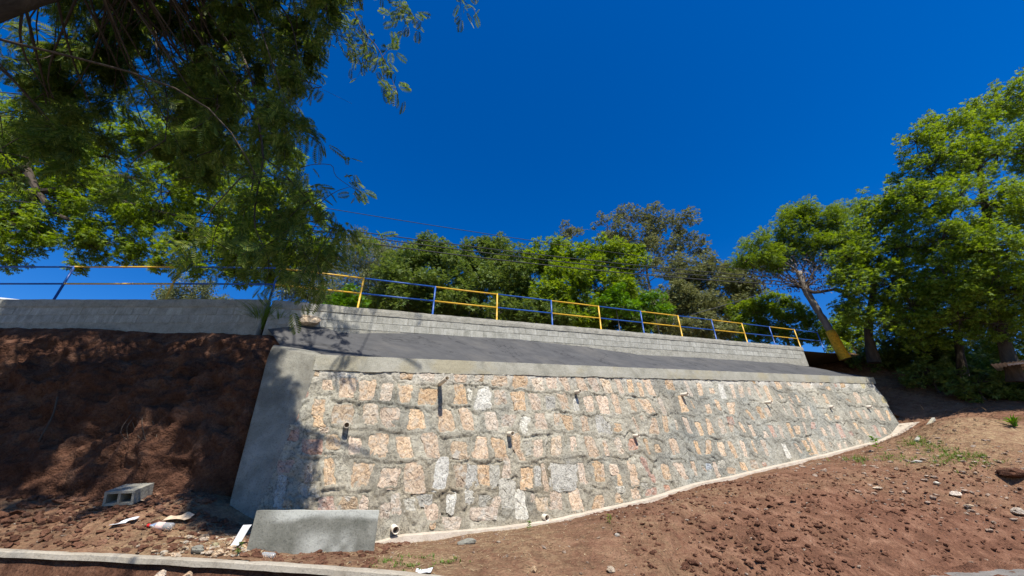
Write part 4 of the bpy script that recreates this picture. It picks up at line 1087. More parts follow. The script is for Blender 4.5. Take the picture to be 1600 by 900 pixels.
# ------------------------------------------------------------------ leaves and trees
def leaf_template(kind):
    if kind == 'leaf':
        return np.array([(0, 0, 0), (0.20, 0.45, 0.06), (0, 1, -0.05), (-0.20, 0.45, 0.06)]), [(0, 1, 2, 3)]
    if kind == 'sprig':                                   # five leaves round a twig tip
        V = []; Q = []
        for k, (a, l) in enumerate([(-80, 0.65), (-38, 0.85), (0, 1.0), (40, 0.85), (82, 0.65)]):
            a = math.radians(a); d = np.array([math.sin(a), math.cos(a), -0.12 * abs(math.sin(a))]); s = np.array([math.cos(a), -math.sin(a), 0.0])
            b = len(V); V += [d * 0.08, d * l * 0.5 + s * 0.17 * l + (0, 0, 0.05), d * l, d * l * 0.5 - s * 0.17 * l + (0, 0, 0.05)]; Q.append((b, b + 1, b + 2, b + 3))
        return np.array(V), Q
    if kind == 'fern':                                    # feathery compound leaf
        V = []; Q = []
        def add(p, d, l, w):
            s = np.cross(d, (0, 0, 1.0)); s /= np.linalg.norm(s) + 1e-9; b = len(V)
            V.extend([p, p + d * l * 0.55 + s * w, p + d * l - np.array([0, 0, l * 0.15]), p + d * l * 0.55 - s * w]); Q.append((b, b + 1, b + 2, b + 3))
        add(np.zeros(3), np.array([0, 1, 0.0]), 1.0, 0.012)
        for i in range(9):
            y = 0.14 + 0.86 * i / 9; l = 0.34 * math.sin(math.pi * (0.22 + 0.70 * i / 9)) + 0.05
            for sg in (-1, 1): add(np.array([0, y, -0.22 * y * y]), np.array([sg * 0.80, 0.58, -0.10]), l, 0.036)
        return np.array(V), Q
TPL = {k: leaf_template(k) for k in ('leaf', 'sprig', 'fern')}
def leaves(P, A, size, tpl, r_, upbias=0.6):
    """P centres, A axis directions -> one vertex and one quad array"""
    n = len(P); tv, tq = TPL[tpl]; tq = np.array(tq)
    A = A / (np.linalg.norm(A, axis=1)[:, None] + 1e-9)
    nr = r_.normal(0, 1, (n, 3)) * (1 - upbias) + np.array([0, 0, 1.0]) * upbias * 1.6
    X = np.cross(A, nr); X /= np.linalg.norm(X, axis=1)[:, None] + 1e-9
    Z = np.cross(X, A)
    sz = np.asarray(size)[:, None, None]
    V = P[:, None, :] + sz * (tv[None, :, 0:1] * X[:, None, :] + tv[None, :, 1:2] * A[:, None, :] + tv[None, :, 2:3] * Z[:, None, :])
    Q = tq[None] + (np.arange(n) * len(tv))[:, None, None]
    return V.reshape(-1, 3), Q.reshape(-1, 4)
def bl(px, py, rpx, Y):
    c = at(px, py, Y); return c, rpx / F_PX * depth(c)
def curve_to(a, b, r_, sag=0.12, n=7):
    a, b = np.asarray(a), np.asarray(b); L = np.linalg.norm(b - a)
    m = (a + b) / 2 + r_.normal(0, 1, 3) * L * 0.08 + UP * L * sag
    return spline([a, m, b], n)
def tree(name, label, cat, trunk, r0, blobs, leafmat, bark, leaf=0.16, tpl='sprig', cov=3.0, seed=1, group=None, r1=None, sub=(22, 0.29), flat=0.85, extra=None, twigs=True, parts=True):
    r_ = np.random.default_rng(seed)
    trunk = np.array(trunk, float)
    root = empty(name, trunk[0], label, cat, group)
    tp = spline(trunk, max(8, 4 * len(trunk))); m = len(tp)
    rad = r0 + ((r1 if r1 else r0 * 0.4) - r0) * np.linspace(0, 1, m) ** 0.8
    rad = rad * (1 + 0.25 * np.exp(-np.arange(m) / 1.2))
    V, Q, T = tube_vf(tp, rad * (1 + 0.06 * r_.normal(0, 1, m)), 10)
    V += 0.18 * r0 * fbm(V * 2.5, 3, seed)[:, None] * np.array([1, 1, 0.2])
    new_mesh('trunk', V, Q, T, bark, root, True)
    lm = MB(); LP = []; LA = []
    nodes = [tp[i] for i in range(int(m * 0.45), m)]; nrad = [rad[i] * 0.55 for i in range(int(m * 0.45), m)]
    top = tp[-1]
    for c, r in sorted(blobs, key=lambda q: np.linalg.norm(q[0] - top)):
        nd = np.array(nodes)
        i = int(np.argmin(np.linalg.norm(nd - c, axis=1) + 0.9 * np.maximum(0, nd[:, 2] - c[2])))
        path = curve_to(nodes[i], c, r_, 0.07)
        re_ = max(0.012, nrad[i] * 0.62)
        lm.add(*tube_vf(path, np.linspace(nrad[i] * 0.85, re_ * 0.7, len(path)), 6, False)[:2])
        nodes.append(c); nrad.append(re_ * 0.75); nodes.append(path[4]); nrad.append(re_ * 0.85)
        nsub = sub[0]
        u = r_.normal(0, 1, (nsub, 3)); u /= np.linalg.norm(u, axis=1)[:, None]
        cc = c + u * (r * 1.08 * (r_.random(nsub) ** 0.4))[:, None] * np.array([1, 1, flat])
        for q in cc:
            if twigs: lm.add(*tube_vf(curve_to(c + (q - c) * 0.05 * r_.random(), q, r_, 0.05, 5), np.linspace(0.014, 0.005, 5) * max(1, r), 4, False)[:2])
            rs = r * sub[1] * (0.6 + 0.8 * r_.random())
            nl = max(4, int(cov * 3.14 * rs * rs / (0.36 * leaf * leaf * (1.6 if tpl == 'sprig' else 0.5 if tpl == 'fern' else 1.0))))
            g = r_.normal(0, 1, (nl, 3)); g /= np.linalg.norm(g, axis=1)[:, None] + 1e-9
            gr = g * (rs * (0.25 + 0.95 * r_.random(nl) ** 0.7))[:, None] * np.array([1, 1, 0.8])
            LP.append(q + gr); LA.append(gr / rs + r_.normal(0, 0.45, (nl, 3)) + np.array([0, 0, -0.25]))
    LP = np.vstack(LP); LA = np.vstack(LA)
    if lm.n: lm.build('branches', bark, root, True)
    V, Q = leaves(LP, LA, leaf * (0.65 + 0.7 * r_.random(len(LP))), tpl, r_)
    new_mesh('crown', V, Q, None, leafmat, root)
    return root
HT = lambda x, y: par(np.clip((np.array([x, y, 0]) - P0) @ D, -3, 24), 0, -0.12)[2]
def base_at(px, Y):
    R = ray(px, 480); P = CAM + R * (Y / R[1]); return np.array([P[0], P[1], HT(P[0], P[1]) - 0.1])
B = lambda lst, Y: [bl(x, y, r, Y + dy) for x, y, r, dy in lst]
GRP = 'trees beyond the railing'
def mid_tree(label, px, Y, blobs, mat, seed, leaf=0.2, tpl='sprig', cov=3.0, bark='bark_grey', r0=0.16, sub=(22, 0.29), cat='tree', **kw):
    b = base_at(px, Y); bb = B(blobs, Y); top = np.mean([q[0] for q in bb], 0)
    return tree('tree' if cat == 'tree' else 'shrub', label, cat, [b, b * 0.55 + top * 0.45 + (0.15, 0, 0), top], r0, bb, M[mat], M[bark], leaf, tpl, cov, seed, GRP if cat == 'tree' else 'shrubs behind the railing', sub=sub, **kw)
mid_tree('pale olive airy tree behind the railing, nearest the left tree', 540, 24, [(480, 425, 42, 0), (520, 405, 40, 1), (560, 395, 42, 0), (600, 410, 45, 0), (470, 455, 36, 0), (545, 450, 44, 0), (590, 455, 40, 1), (505, 475, 34, 0), (610, 470, 32, 0)], 'lf_olive', 201, 0.17, 'leaf', 2.0)
mid_tree('dense dark green tree left of the middle behind the railing', 650, 20, [(640, 408, 42, 0), (672, 395, 34, 0), (700, 412, 36, 0), (625, 450, 40, 0), (665, 450, 48, -0.6), (640, 485, 40, -0.6), (700, 470, 42, -0.5)], 'lf_dark', 202, 0.19)
mid_tree('dense dark green tree with pointed top at the middle behind the railing', 760, 20.5, [(772, 392, 28, 0), (740, 405, 34, 0), (790, 415, 40, 0), (752, 440, 46, -0.5), (800, 455, 44, -0.6), (735, 480, 42, -0.6), (790, 490, 40, -0.6), (830, 420, 30, 0)], 'lf_dark', 203, 0.19)
mid_tree('bright green spreading tree right of the middle behind the railing', 905, 19, [(855, 405, 34, 0), (890, 400, 34, 0), (930, 402, 36, 0), (968, 410, 36, 0), (870, 445, 44, -0.5), (920, 445, 46, -0.6), (965, 455, 40, -0.5), (850, 485, 36, -0.6), (905, 490, 38, -0.6), (985, 395, 20, 0)], 'lf_mid', 204, 0.20)
mid_tree('tall grey green eucalyptus-like tree with open crown and bare limbs', 1010, 27, [(890, 362, 18, 0), (880, 385, 16, 0), (950, 355, 24, 0), (985, 345, 26, 0), (1030, 342, 26, 0), (1065, 350, 28, 0), (1085, 378, 20, 0), (960, 388, 32, 1), (1010, 385, 36, 1), (1050, 390, 32, 1), (1000, 425, 36, 0), (1045, 430, 34, 0), (1095, 395, 10, 0)], 'lf_grey', 205, 0.20, 'sprig', 2.0, sub=(15, 0.28))
mid_tree('grey green tree between the tall open tree and the painted trunk', 1105, 25, [(1065, 435, 34, 0), (1100, 425, 30, 0), (1140, 430, 30, 0), (1175, 415, 20, 0), (1045, 470, 36, 0), (1090, 475, 42, -0.5), (1135, 470, 36, 0), (1165, 455, 26, 0), (1060, 505, 34, 0), (1120, 505, 36, 0)], 'lf_grey', 206, 0.18, 'sprig', 2.6)
mid_tree('light green flat topped tree low behind the railing end', 1205, 23, [(1165, 492, 26, 0), (1200, 484, 26, 0), (1238, 492, 24, 0), (1265, 505, 16, 0), (1150, 515, 24, 0), (1190, 515, 26, 0), (1230, 518, 20, 0), (1280, 520, 16, 0), (1262, 528, 16, 0), (1215, 470, 18, 0)], 'lf_mid', 207, 0.18)
mid_tree('fresh green shrub behind the first yellow post', 542, 14.5, [(525, 474, 16, 0), (545, 462, 18, 0), (562, 474, 14, 0), (540, 482, 16, 0)], 'lf_bright', 208, 0.12, cat='shrub', r0=0.04)
mid_tree('bright green shrub below the spreading tree', 955, 16.5, [(945, 478, 18, 0), (962, 460, 18, 0), (975, 480, 16, 0)], 'lf_bright', 209, 0.13, cat='shrub', r0=0.04)
mid_tree('bright green shrub right of the fourth yellow post', 1015, 17, [(1000, 484, 17, 0), (1022, 474, 20, 0), (1040, 488, 14, 0)], 'lf_bright', 210, 0.13, cat='shrub', r0=0.04)
mid_tree('dark green shrub low behind the middle of the railing', 830, 17.5, [(780, 490, 30, 0), (830, 490, 32, 0), (870, 500, 28, 0)], 'lf_dark', 211, 0.16, cat='shrub', r0=0.05)
mid_tree('dark olive shrub low behind the right half of the railing', 1075, 20, [(1050, 510, 24, 0), (1085, 512, 26, 0), (1120, 518, 24, 0)], 'lf_grey', 212, 0.16, cat='shrub', r0=0.05)
for i, (x, lab) in enumerate([(620, 'dark shrub filling the gap under the left dark tree'), (715, 'dark shrub between the two dense dark trees'), (900, 'green shrub under the spreading tree, behind the third yellow post'), (990, 'dark shrub behind the two bright shrubs')]):
    mid_tree(lab, x, 24, [(x - 30, 492, 30, 0), (x, 480, 34, 0), (x + 32, 494, 30, 0), (x, 505, 30, 0)], 'lf_dark', 220 + i, 0.2, cov=3.5, cat='shrub', r0=0.05)
mid_tree('pale green far tree in the gap right of the painted trunk', 1318, 27, [(1300, 520, 20, 0), (1325, 505, 22, 0), (1340, 530, 22, 0), (1310, 540, 18, 0)], 'lf_mid', 228, 0.2)
mid_tree('small yellowish conifer-like tree over the left parapet', 285, 22, [(262, 462, 18, 0), (292, 450, 24, 0), (320, 458, 20, 0), (285, 478, 24, 0), (345, 470, 18, 0)], 'lf_olive', 213, 0.16, 'leaf', 2.4)

# tree with the yellow painted foot at the end of the parapet
Yp = 19.0
tb = [at(1321, 561, Yp), at(1314, 549, Yp), at(1296, 515, Yp), at(1278, 485, Yp), at(1257, 450, Yp), at(1248, 425, Yp)]
pt = tree('tree', 'leaning tree with grey trunk and yellow painted foot at the parapet end', 'tree', tb, 0.20,
          B([(1185, 385, 28, 0), (1222, 362, 30, 0), (1262, 345, 30, 0), (1300, 352, 30, 0), (1322, 385, 30, 0), (1165, 408, 20, 0), (1245, 385, 32, 0.5), (1290, 390, 28, 0.5), (1205, 402, 26, 0), (1240, 335, 18, 0), (1320, 330, 20, 0)], Yp), M['lf_mid'], M['bark_grey'], 0.24, 'fern', 1.5, 231, 'trees at the right end of the wall', r1=0.15)
V, Q, T = tube_vf(spline(tb[:4], 18)[:12], np.linspace(0.275, 0.215, 12), 12)
V += 0.04 * fbm(V * 3, 3, 7)[:, None]
new_mesh('painted_foot', V, Q, T, M['yellow_trunk'], pt, True)
r_ = np.random.default_rng(77); LP = []; LA = []; mb = MB()
for px, py in [(1215, 425), (1235, 432), (1255, 418), (1270, 425), (1285, 415), (1225, 412), (1205, 438), (1300, 432), (1242, 445), (1262, 440), (1195, 420), (1180, 430), (1280, 445), (1270, 405), (1248, 405)]:
    c = at(px, py, Yp - 0.3 + r_.random()); mb.add(*tube_vf(curve_to(tb[4], c, r_, 0.05, 6), np.linspace(0.05, 0.012, 6), 5, False)[:2])
    g = r_.normal(0, 1, (110, 3)) * np.array([0.42, 0.42, 0.26]); LP.append(c + g); LA.append(r_.normal(0, 0.6, (110, 3)) + (0, 0, -0.7))
for a, b in [((1257, 450), (1305, 452)), ((1305, 452), (1335, 475)), ((1320, 465), (1330, 435))]:
    mb.add(*tube_vf(curve_to(at(*a, Yp), at(*b, Yp - 0.6), r_, 0.02), np.linspace(0.12, 0.07, 7), 7, False)[:2])
V, Q = leaves(np.vstack(LP), np.vstack(LA), 0.16 * (0.6 + 0.8 * r_.random(15 * 110)), 'leaf', r_, 0.2)
mb.build('dead_branches', M['bark_dark'], pt); dl = new_mesh('dry_leaves', V, Q, None, M['lf_dry'], pt)
dl['label'] = 'dark brown dead leaf clumps'

# big trees on the right
GR = 'trees at the right end of the wall'
def right_tree(label, tpx, r0, blobs, Y, mat, seed, leaf, cov=3.0, tpl='sprig', bark='bark_dark', **kw):
    tr = [at(x, y, yy) for x, y, yy in tpx]; tr[0] = tr[0] - UP * 0.3
    return tree('tree', label, 'tree', tr, r0, B(blobs, Y), M[mat], M[bark], leaf, tpl, cov, seed, GR, sub=(34, 0.21), **kw)
right_tree('green tree with forked dark trunk just right of the painted trunk', [(1362, 558, 18.5), (1357, 520, 18.3), (1362, 470, 18), (1375, 400, 17.5)], 0.24,
           [(1345, 355, 38, 0), (1385, 320, 40, -0.5), (1365, 400, 46, 0), (1410, 385, 44, -1), (1345, 445, 36, 0), (1395, 445, 44, -0.5), (1415, 330, 40, -1), (1335, 490, 26, 0.5), (1385, 500, 34, 0), (1425, 480, 36, -0.5), (1330, 400, 28, 0), (1318, 440, 22, 1), (1322, 475, 20, 1)], 16.4, 'lf_mid', 241, 0.15, 2.0)
right_tree('tallest leafy tree filling the upper right corner', [(1582, 585, 15.4), (1565, 520, 15.0), (1555, 450, 14.4), (1545, 360, 13.8), (1530, 260, 13.4)], 0.26,
           [(1432, 222, 30, 0), (1470, 205, 34, 0), (1515, 195, 36, 0), (1560, 165, 34, 0), (1600, 150, 40, 0), (1455, 265, 40, 0.5), (1505, 250, 44, 0), (1560, 240, 46, 0), (1605, 230, 44, 0), (1440, 310, 38, 0.5), (1490, 320, 46, 0), (1545, 320, 48, 0), (1600, 310, 48, -0.5), (1470, 375, 44, 0.5), (1530, 390, 48, 0), (1590, 385, 48, -0.5), (1480, 440, 44, 1), (1545, 455, 44, 0.5), (1600, 450, 44, 0), (1660, 200, 60, 0), (1670, 320, 66, 0), (1670, 430, 60, 0), (1500, 500, 36, 1.5), (1560, 505, 34, 1)], 13.4, 'lf_mid', 242, 0.13, 1.8)
right_tree('leafy tree with low hanging boughs in front of the right grove', [(1500, 585, 18.0), (1496, 520, 17.6), (1490, 440, 17)], 0.20,
           [(1445, 430, 40, 0), (1490, 400, 44, 0), (1540, 440, 44, 0), (1465, 490, 38, 0), (1520, 505, 40, -1), (1575, 500, 42, -1), (1440, 530, 30, 0), (1600, 530, 40, -1)], 16.5, 'lf_mid', 243, 0.16, 2.2)
right_tree('dark trunked tree standing in shade behind the soil crest', [(1440, 580, 19.5), (1436, 530, 19.3), (1442, 470, 19)], 0.22,
           [(1420, 500, 40, 0), (1460, 470, 40, 0), (1440, 545, 30, 0), (1400, 530, 26, 0), (1480, 540, 34, 0)], 19, 'lf_dark', 244, 0.22, 2.6)
for i, (lab, px, Y, blobs) in enumerate([
    ('dark undergrowth shrub left of the shaded trunks', 1410, 20.5, [(1395, 565, 24, 0), (1420, 555, 28, 0), (1445, 570, 22, 0)]),
    ('dark undergrowth shrub between the shaded trunks', 1480, 19.5, [(1465, 575, 26, 0), (1490, 560, 30, 0), (1515, 580, 26, 0)]),
    ('dark undergrowth shrub under the shed roof corner', 1565, 18.0, [(1545, 590, 28, 0), (1575, 580, 32, 0), (1600, 595, 30, 0)]),
    ('dark bush at the foot of the forked trunk', 1370, 20.0, [(1345, 565, 20, 0), (1370, 555, 24, 0), (1398, 575, 20, 0)]),
    ('low shaded bush right of the forked trunk, nearest the soil crest', 1450, 17.6, [(1430, 590, 18, 0), (1455, 580, 24, 0), (1485, 600, 20, 0)]),
    ('low shaded bush under the leafy low boughs', 1525, 16.6, [(1505, 612, 18, 0), (1530, 600, 24, 0), (1560, 618, 20, 0)]),
    ('dark shrub behind the shed roof corner', 1555, 20.5, [(1530, 560, 26, 0), (1558, 550, 28, 0), (1590, 560, 26, 0)]),
    ('shaded shrub at the right frame edge behind the crest', 1610, 16.5, [(1590, 625, 22, 0), (1615, 600, 34, 0), (1640, 620, 30, 0)])]):
    bb = B(blobs, Y); b = bb[0][0] * 0.5 + bb[2][0] * 0.5; b[2] = gz(b[0], b[1]) - 0.1
    tree('shrub', lab, 'shrub', [b, b + UP * 0.4, bb[1][0]], 0.06, bb, M['lf_dark'], M['bark_dark'], 0.2, 'sprig', 2.6, 251 + i, 'undergrowth shrubs')

# broadleaved tree on the left beyond the bank
left_b = [at(-70, 430, 10.5) * np.array([1, 1, 0]) + UP * 4.6, at(-75, 330, 10.5), at(-30, 285, 10.3), at(40, 262, 10.2)]
LBL = [(30, 200, 55, 0), (95, 225, 55, 0.5), (165, 245, 52, 0), (230, 215, 45, 0.5), (30, 285, 52, 0), (110, 310, 50, 0), (190, 315, 46, 0), (265, 300, 48, 0), (330, 330, 50, 0), (400, 330, 46, 0.3), (440, 290, 34, 0.3), (455, 250, 22, 0.3), (470, 335, 34, 0.3), (60, 360, 42, 0), (140, 380, 34, 0), (10, 350, 40, 0), (215, 390, 28, 0), (280, 375, 38, 0), (345, 390, 40, 0), (405, 395, 40, 0), (450, 395, 34, 0), (380, 430, 24, 0.3), (430, 430, 24, 0.4), (300, 235, 44, 0.5), (365, 265, 44, 0.5), (500, 385, 24, 0.3), (-60, 240, 70, 0), (-60, 330, 60, 0), (250, 415, 16, 0), (120, 418, 14, 0), (170, 350, 40, 0), (240, 345, 36, 0), (310, 420, 18, 0), (-40, 400, 40, 0), (30, 395, 22, 0)]
lt = tree('tree', 'broadleaved tree behind the left railing, sun shining through its leaves', 'tree', left_b, 0.22, B(LBL, 10.6), M['lf_mid'], M['bark_dark'], 0.13, 'sprig', 2.6, 261, sub=(22, 0.27), r1=0.12)
r_ = np.random.default_rng(9); mb = MB()
for pth in [[(-20, 300), (60, 300), (130, 290), (200, 318), (290, 340)], [(40, 262), (60, 300), (90, 335), (140, 350)], [(130, 290), (180, 275), (230, 285)], [(60, 300), (30, 330), (-20, 350)]]:
    P_ = spline([at(x, y, 10.3) for x, y in pth], 14); mb.add(*tube_vf(P_, np.linspace(0.13, 0.035, 14), 7, False)[:2])
mb.build('dark_limbs', M['bark_dark'], lt)

# ------------------------------------------------------------------ feathery tree overhanging from the left
NB = [np.array([-8.7, 2.6, 0.3]), np.array([-8.6, 2.7, 3.0]), np.array([-8.2, 2.9, 6.0]), np.array([-7.2, 3.1, 8.6]), np.array([-5.5, 3.3, 10.3])]
near = empty('tree', NB[0], 'feathery leaved tree hanging over the upper left foreground', 'tree')
tp = spline(NB, 24); V, Q, T = tube_vf(tp, np.linspace(0.26, 0.10, 24), 12); V += 0.03 * fbm(V * 2, 3, 5)[:, None]
new_mesh('trunk', V, Q, T, M['bark_dark'], near, True)
r_ = np.random.default_rng(303)
limb = MB(); FP = []; FA = []; FS = []
def spray(path, n, size, spread=0.10, droop=0.5):
    """feathery leaves set along a branchlet"""
    t = r_.random(n) ** 0.8; idx = np.clip((t * (len(path) - 1)).astype(int), 0, len(path) - 2)
    p = path[idx] + (path[idx + 1] - path[idx]) * r_.random((n, 1)); T = path[idx + 1] - path[idx]; T = T / (np.linalg.norm(T, axis=1)[:, None] + 1e-9)
    sd = r_.normal(0, 1, (n, 3)); sd -= (sd * T).sum(1)[:, None] * T
    FP.append(p + r_.normal(0, spread, (n, 3))); FA.append(T * 0.7 + sd * 0.75 + np.array([0, 0, -droop])); FS.append(size * (0.65 + 0.7 * r_.random(n)))
def branch(pts, r0, r1, n=16, nl=0, size=0.3, side=0):
    P = spline(pts, n); limb.add(*tube_vf(P, np.linspace(r0, r1, n), 6, False)[:2])
    if nl: spray(P, nl, size)
    for _ in range(side):
        i = r_.integers(n // 4, n); d = r_.normal(0, 1, 3); d[2] -= 0.5; d /= np.linalg.norm(d); L = 0.35 + 0.5 * r_.random()
        q = spline([P[i], P[i] + d * L * 0.5 + (0, 0, 0.03), P[i] + d * L - (0, 0, 0.12)], 6); limb.add(*tube_vf(q, np.linspace(0.008, 0.003, 6), 4, False)[:2]); spray(q, 8, size)
    return P
Lb = lambda pts, Y: [at(x, y, Y + (dy[0] if dy else 0)) for x, y, *dy in pts]
branch([tp[14]] + Lb([(-40, -30), (120, -25), (260, 6), (310, 14), (356, 12)], 4.6), 0.09, 0.045, 22, 30, 0.28, 6)
branch(Lb([(356, 12), (372, 70), (392, 120), (402, 180), (411, 245), (402, 300), (398, 350), (415, 392)], 4.7), 0.030, 0.008, 24, 34, 0.26, 6)
branch(Lb([(270, 6), (246, 35), (244, 70), (250, 110), (262, 160), (258, 220)], 4.6), 0.025, 0.007, 18, 30, 0.26, 7)
branch(Lb([(310, 14), (322, 60), (338, 110), (340, 170)], 4.6), 0.016, 0.006, 14, 24, 0.25, 6)
over = branch([tp[17], np.array([-6.0, 3.4, 9.6]), np.array([-3.6, 3.4, 11.2]), np.array([-1.6, 3.6, 12.0]), np.array([-0.2, 3.7, 12.2])], 0.10, 0.03, 24, 0)
over2 = branch([tp[20], np.array([-4.6, 2.6, 10.6]), np.array([-2.6, 2.2, 11.2]), np.array([-0.6, 2.4, 11.3])], 0.08, 0.03, 20, 0)
branch([over[11]] + Lb([(430, -15), (446, 40), (455, 90), (458, 130), (450, 180), (440, 232)], 5.2), 0.030, 0.007, 22, 50, 0.27, 10)
branch(Lb([(456, 60), (480, 55), (520, 54), (555, 60)], 5.2), 0.010, 0.004, 10, 8, 0.26, 2)
branch([over[14]] + Lb([(548, -20), (562, 40), (588, 72), (605, 105), (622, 150)], 5.4), 0.020, 0.005, 18, 34, 0.30, 7)
branch([over[14]] + Lb([(590, -20), (612, 5), (640, 18), (655, 40)], 5.4), 0.014, 0.005, 14, 24, 0.28, 5)
branch([over[17]] + Lb([(690, -30), (715, -5), (738, 12), (745, 26)], 5.6), 0.014, 0.004, 14, 14, 0.27, 2)
branch([over[14]] + Lb([(505, -20), (508, 20), (525, 40), (560, 48), (575, 90)], 5.3), 0.016, 0.005, 14, 24, 0.28, 4)
branch(Lb([(411, 245), (440, 268), (470, 300), (505, 335), (545, 362), (582, 378)], 4.8), 0.014, 0.004, 18, 60, 0.28, 12)
branch(Lb([(405, 300), (430, 330), (455, 360), (480, 400), (500, 425)], 4.9), 0.012, 0.004, 16, 46, 0.28, 10)
branch(Lb([(470, 262), (490, 257), (518, 258), (524, 274), (545, 290), (565, 302)], 4.8), 0.007, 0.003, 14, 5, 0.22, 0)
for q in ((545, 243), (552, 268), (560, 295), (572, 300), (540, 240), (566, 292)): spray(np.array([at(q[0] - 6, q[1], 4.8), at(q[0], q[1] + 2, 4.8), at(q[0] + 4, q[1] + 8, 4.8)]), 2, 0.2, 0.01)
branch(Lb([(455, 120), (500, 138), (550, 162)], 5.2), 0.004, 0.002, 8)
branch(Lb([(400, 250), (392, 300), (380, 340), (372, 400)], 5.0), 0.012, 0.004, 12, 30, 0.26, 6)
branch(Lb([(415, 390), (420, 420), (412, 455)], 4.8), 0.006, 0.003, 8, 12, 0.24, 2)
# boughs that reach out over the bank and the wall (their shade falls there), mostly above the frame
poly = np.array([(-500, -500), (560, -500), (530, -10), (515, 30), (480, 100), (472, 190), (440, 235), (505, 300), (560, 372), (480, 415), (390, 430), (250, 400), (200, 330), (60, 250), (-40, 280), (-500, 300)])
def inside(x, y):
    c = False; j = len(poly) - 1
    for i in range(len(poly)):
        if (poly[i][1] > y) != (poly[j][1] > y) and x < (poly[j][0] - poly[i][0]) * (y - poly[i][1]) / (poly[j][1] - poly[i][1]) + poly[i][0]: c = not c
        j = i
    return c
def pix(P):
    q = P - CAM; d = q[1] * cp + q[2] * sp; u = q[2] * cp - q[1] * sp
    return (800 + F_PX * q[0] / d, 450 - F_PX * u / d) if d > 0.3 else (9999, -9999)
shade = []; gap_on = True
def shade_on(fn, n, tmin, tmax, p_in=0.16):
    k = 0; tries = 0
    while k < n and tries < n * 120:
        tries += 1
        T0 = fn()
        if gap_on and vnoise(T0[None] * 1.3, 333)[0] > 0.08: continue
        P = T0 + SUN * (tmin + (tmax - tmin) * r_.random())
        x, y = pix(P)
        if P[2] < 5.0 or P[2] > 14.5: continue
        if (y < -60) or (inside(x, y) and r_.random() < p_in): shade.append(P); k += 1
def tgt_px(poly_px, Yf):
    def f():
        a, b = r_.random(2); p = np.array(poly_px, float); q = (p[0] * (1 - a) + p[1] * a) * (1 - b) + (p[3] * (1 - a) + p[2] * a) * b
        return at(q[0], q[1], Yf)
    return f
shade_on(tgt_px([(375, 575), (500, 640), (560, 800), (350, 830)], 6.9), 46, 7.0, 13.0)
shade_on(tgt_px([(400, 560), (455, 600), (440, 800), (350, 830)], 7.1), 80, 6.0, 13.0)
shade_on(tgt_px([(0, 520), (400, 530), (360, 790), (0, 790)], 7.3), 70, 4.5, 12.5)
shade_on(tgt_px([(230, 540), (410, 545), (360, 790), (250, 780)], 7.4), 60, 4.5, 12.5)
shade_on(tgt_px([(0, 472), (420, 478), (420, 515), (0, 520)], 8.3), 60, 3.5, 9.0, 0.7)
shade_on(tgt_px([(0, 400), (430, 420), (430, 470), (0, 470)], 8.3), 24, 3.5, 7.0, 0.7)
gap_on = False
shade_on(tgt_px([(130, 474), (440, 478), (440, 512), (130, 516)], 8.3), 40, 3.5, 9.0, 0.4)
shade_on(tgt_px([(395, 548), (450, 600), (440, 800), (345, 830)], 7.1), 30, 6.0, 13.0)
gap_on = True
shade_on(tgt_px([(0, 790), (170, 800), (60, 870), (0, 870)], 6.2), 22, 4.5, 9.0)
for _ in range(110):  # unseen rear crown, added to block sky light from the left side
    P = np.array([r_.uniform(-13, -2.5), r_.uniform(-5.5, 3.2), r_.uniform(7.5, 12.5)])
    if np.linalg.norm((P - np.array([-7.5, 0.5, 9.5])) / np.array([6.0, 5.5, 3.2])) > 1: continue
    x, y = pix(P)
    if y < -40 or x < -60 or P[1] < 0.2: shade.append(P)
anchors = np.vstack([tp[10:], over, over2])
for c in shade:
    i = int(np.argmin(np.linalg.norm(anchors - c, axis=1) + 0.8 * np.maximum(0, c[2] - anchors[:, 2]))); a = anchors[i]
    P = curve_to(a, c, r_, 0.10, 10); limb.add(*tube_vf(P, np.linspace(0.022, 0.006, 10), 5, False)[:2])
    for _ in range(5):
        d = r_.normal(0, 1, 3); d[2] = d[2] * 0.5 - 0.15; d /= np.linalg.norm(d); L = 0.22 + 0.25 * r_.random()
        q = spline([c, c + d * L * 0.5 + (0, 0, 0.05), c + d * L - (0, 0, 0.10)], 6); limb.add(*tube_vf(q, np.linspace(0.008, 0.003, 6), 4, False)[:2]); spray(q, 15, 0.27, 0.06)
# inner mass of hanging sprays in the upper left
k = 0
NODES = np.vstack(limb.V)[::9]
while k < 88:
    x, y = r_.uniform(-120, 500), r_.uniform(-60, 420)
    if not inside(x, y): continue
    if y > 200 and x < 300 and r_.random() > 0.5: continue
    k += 1
    c = at(x, y, 4.4 + 1.8 * r_.random()); d = np.array([r_.normal(0, 0.4), r_.normal(0, 0.4), -1.0]); L = 0.4 + 0.5 * r_.random()
    st_ = c - d * L * 0.6 + r_.normal(0, 0.15, 3); nn_ = NODES[np.argmin(np.linalg.norm(NODES - st_, axis=1) + 0.5 * np.maximum(0, st_[2] - NODES[:, 2]))]
    limb.add(*tube_vf(curve_to(nn_, st_, r_, 0.08, 7), np.linspace(0.012, 0.006, 7), 4, False)[:2])
    q = spline([st_, c, c + d * L * 0.6], 7); limb.add(*tube_vf(q, np.linspace(0.010, 0.003, 7), 4, False)[:2]); spray(q, 16, 0.28, 0.07)
limb.build('branches', M['bark_dark'], near, True)
FP = np.vstack(FP); FA = np.vstack(FA); FS = np.concatenate(FS)
V, Q = leaves(FP, FA, FS, 'fern', r_, 0.55)
new_mesh('crown', V, Q, None, M['lf_fern'], near)
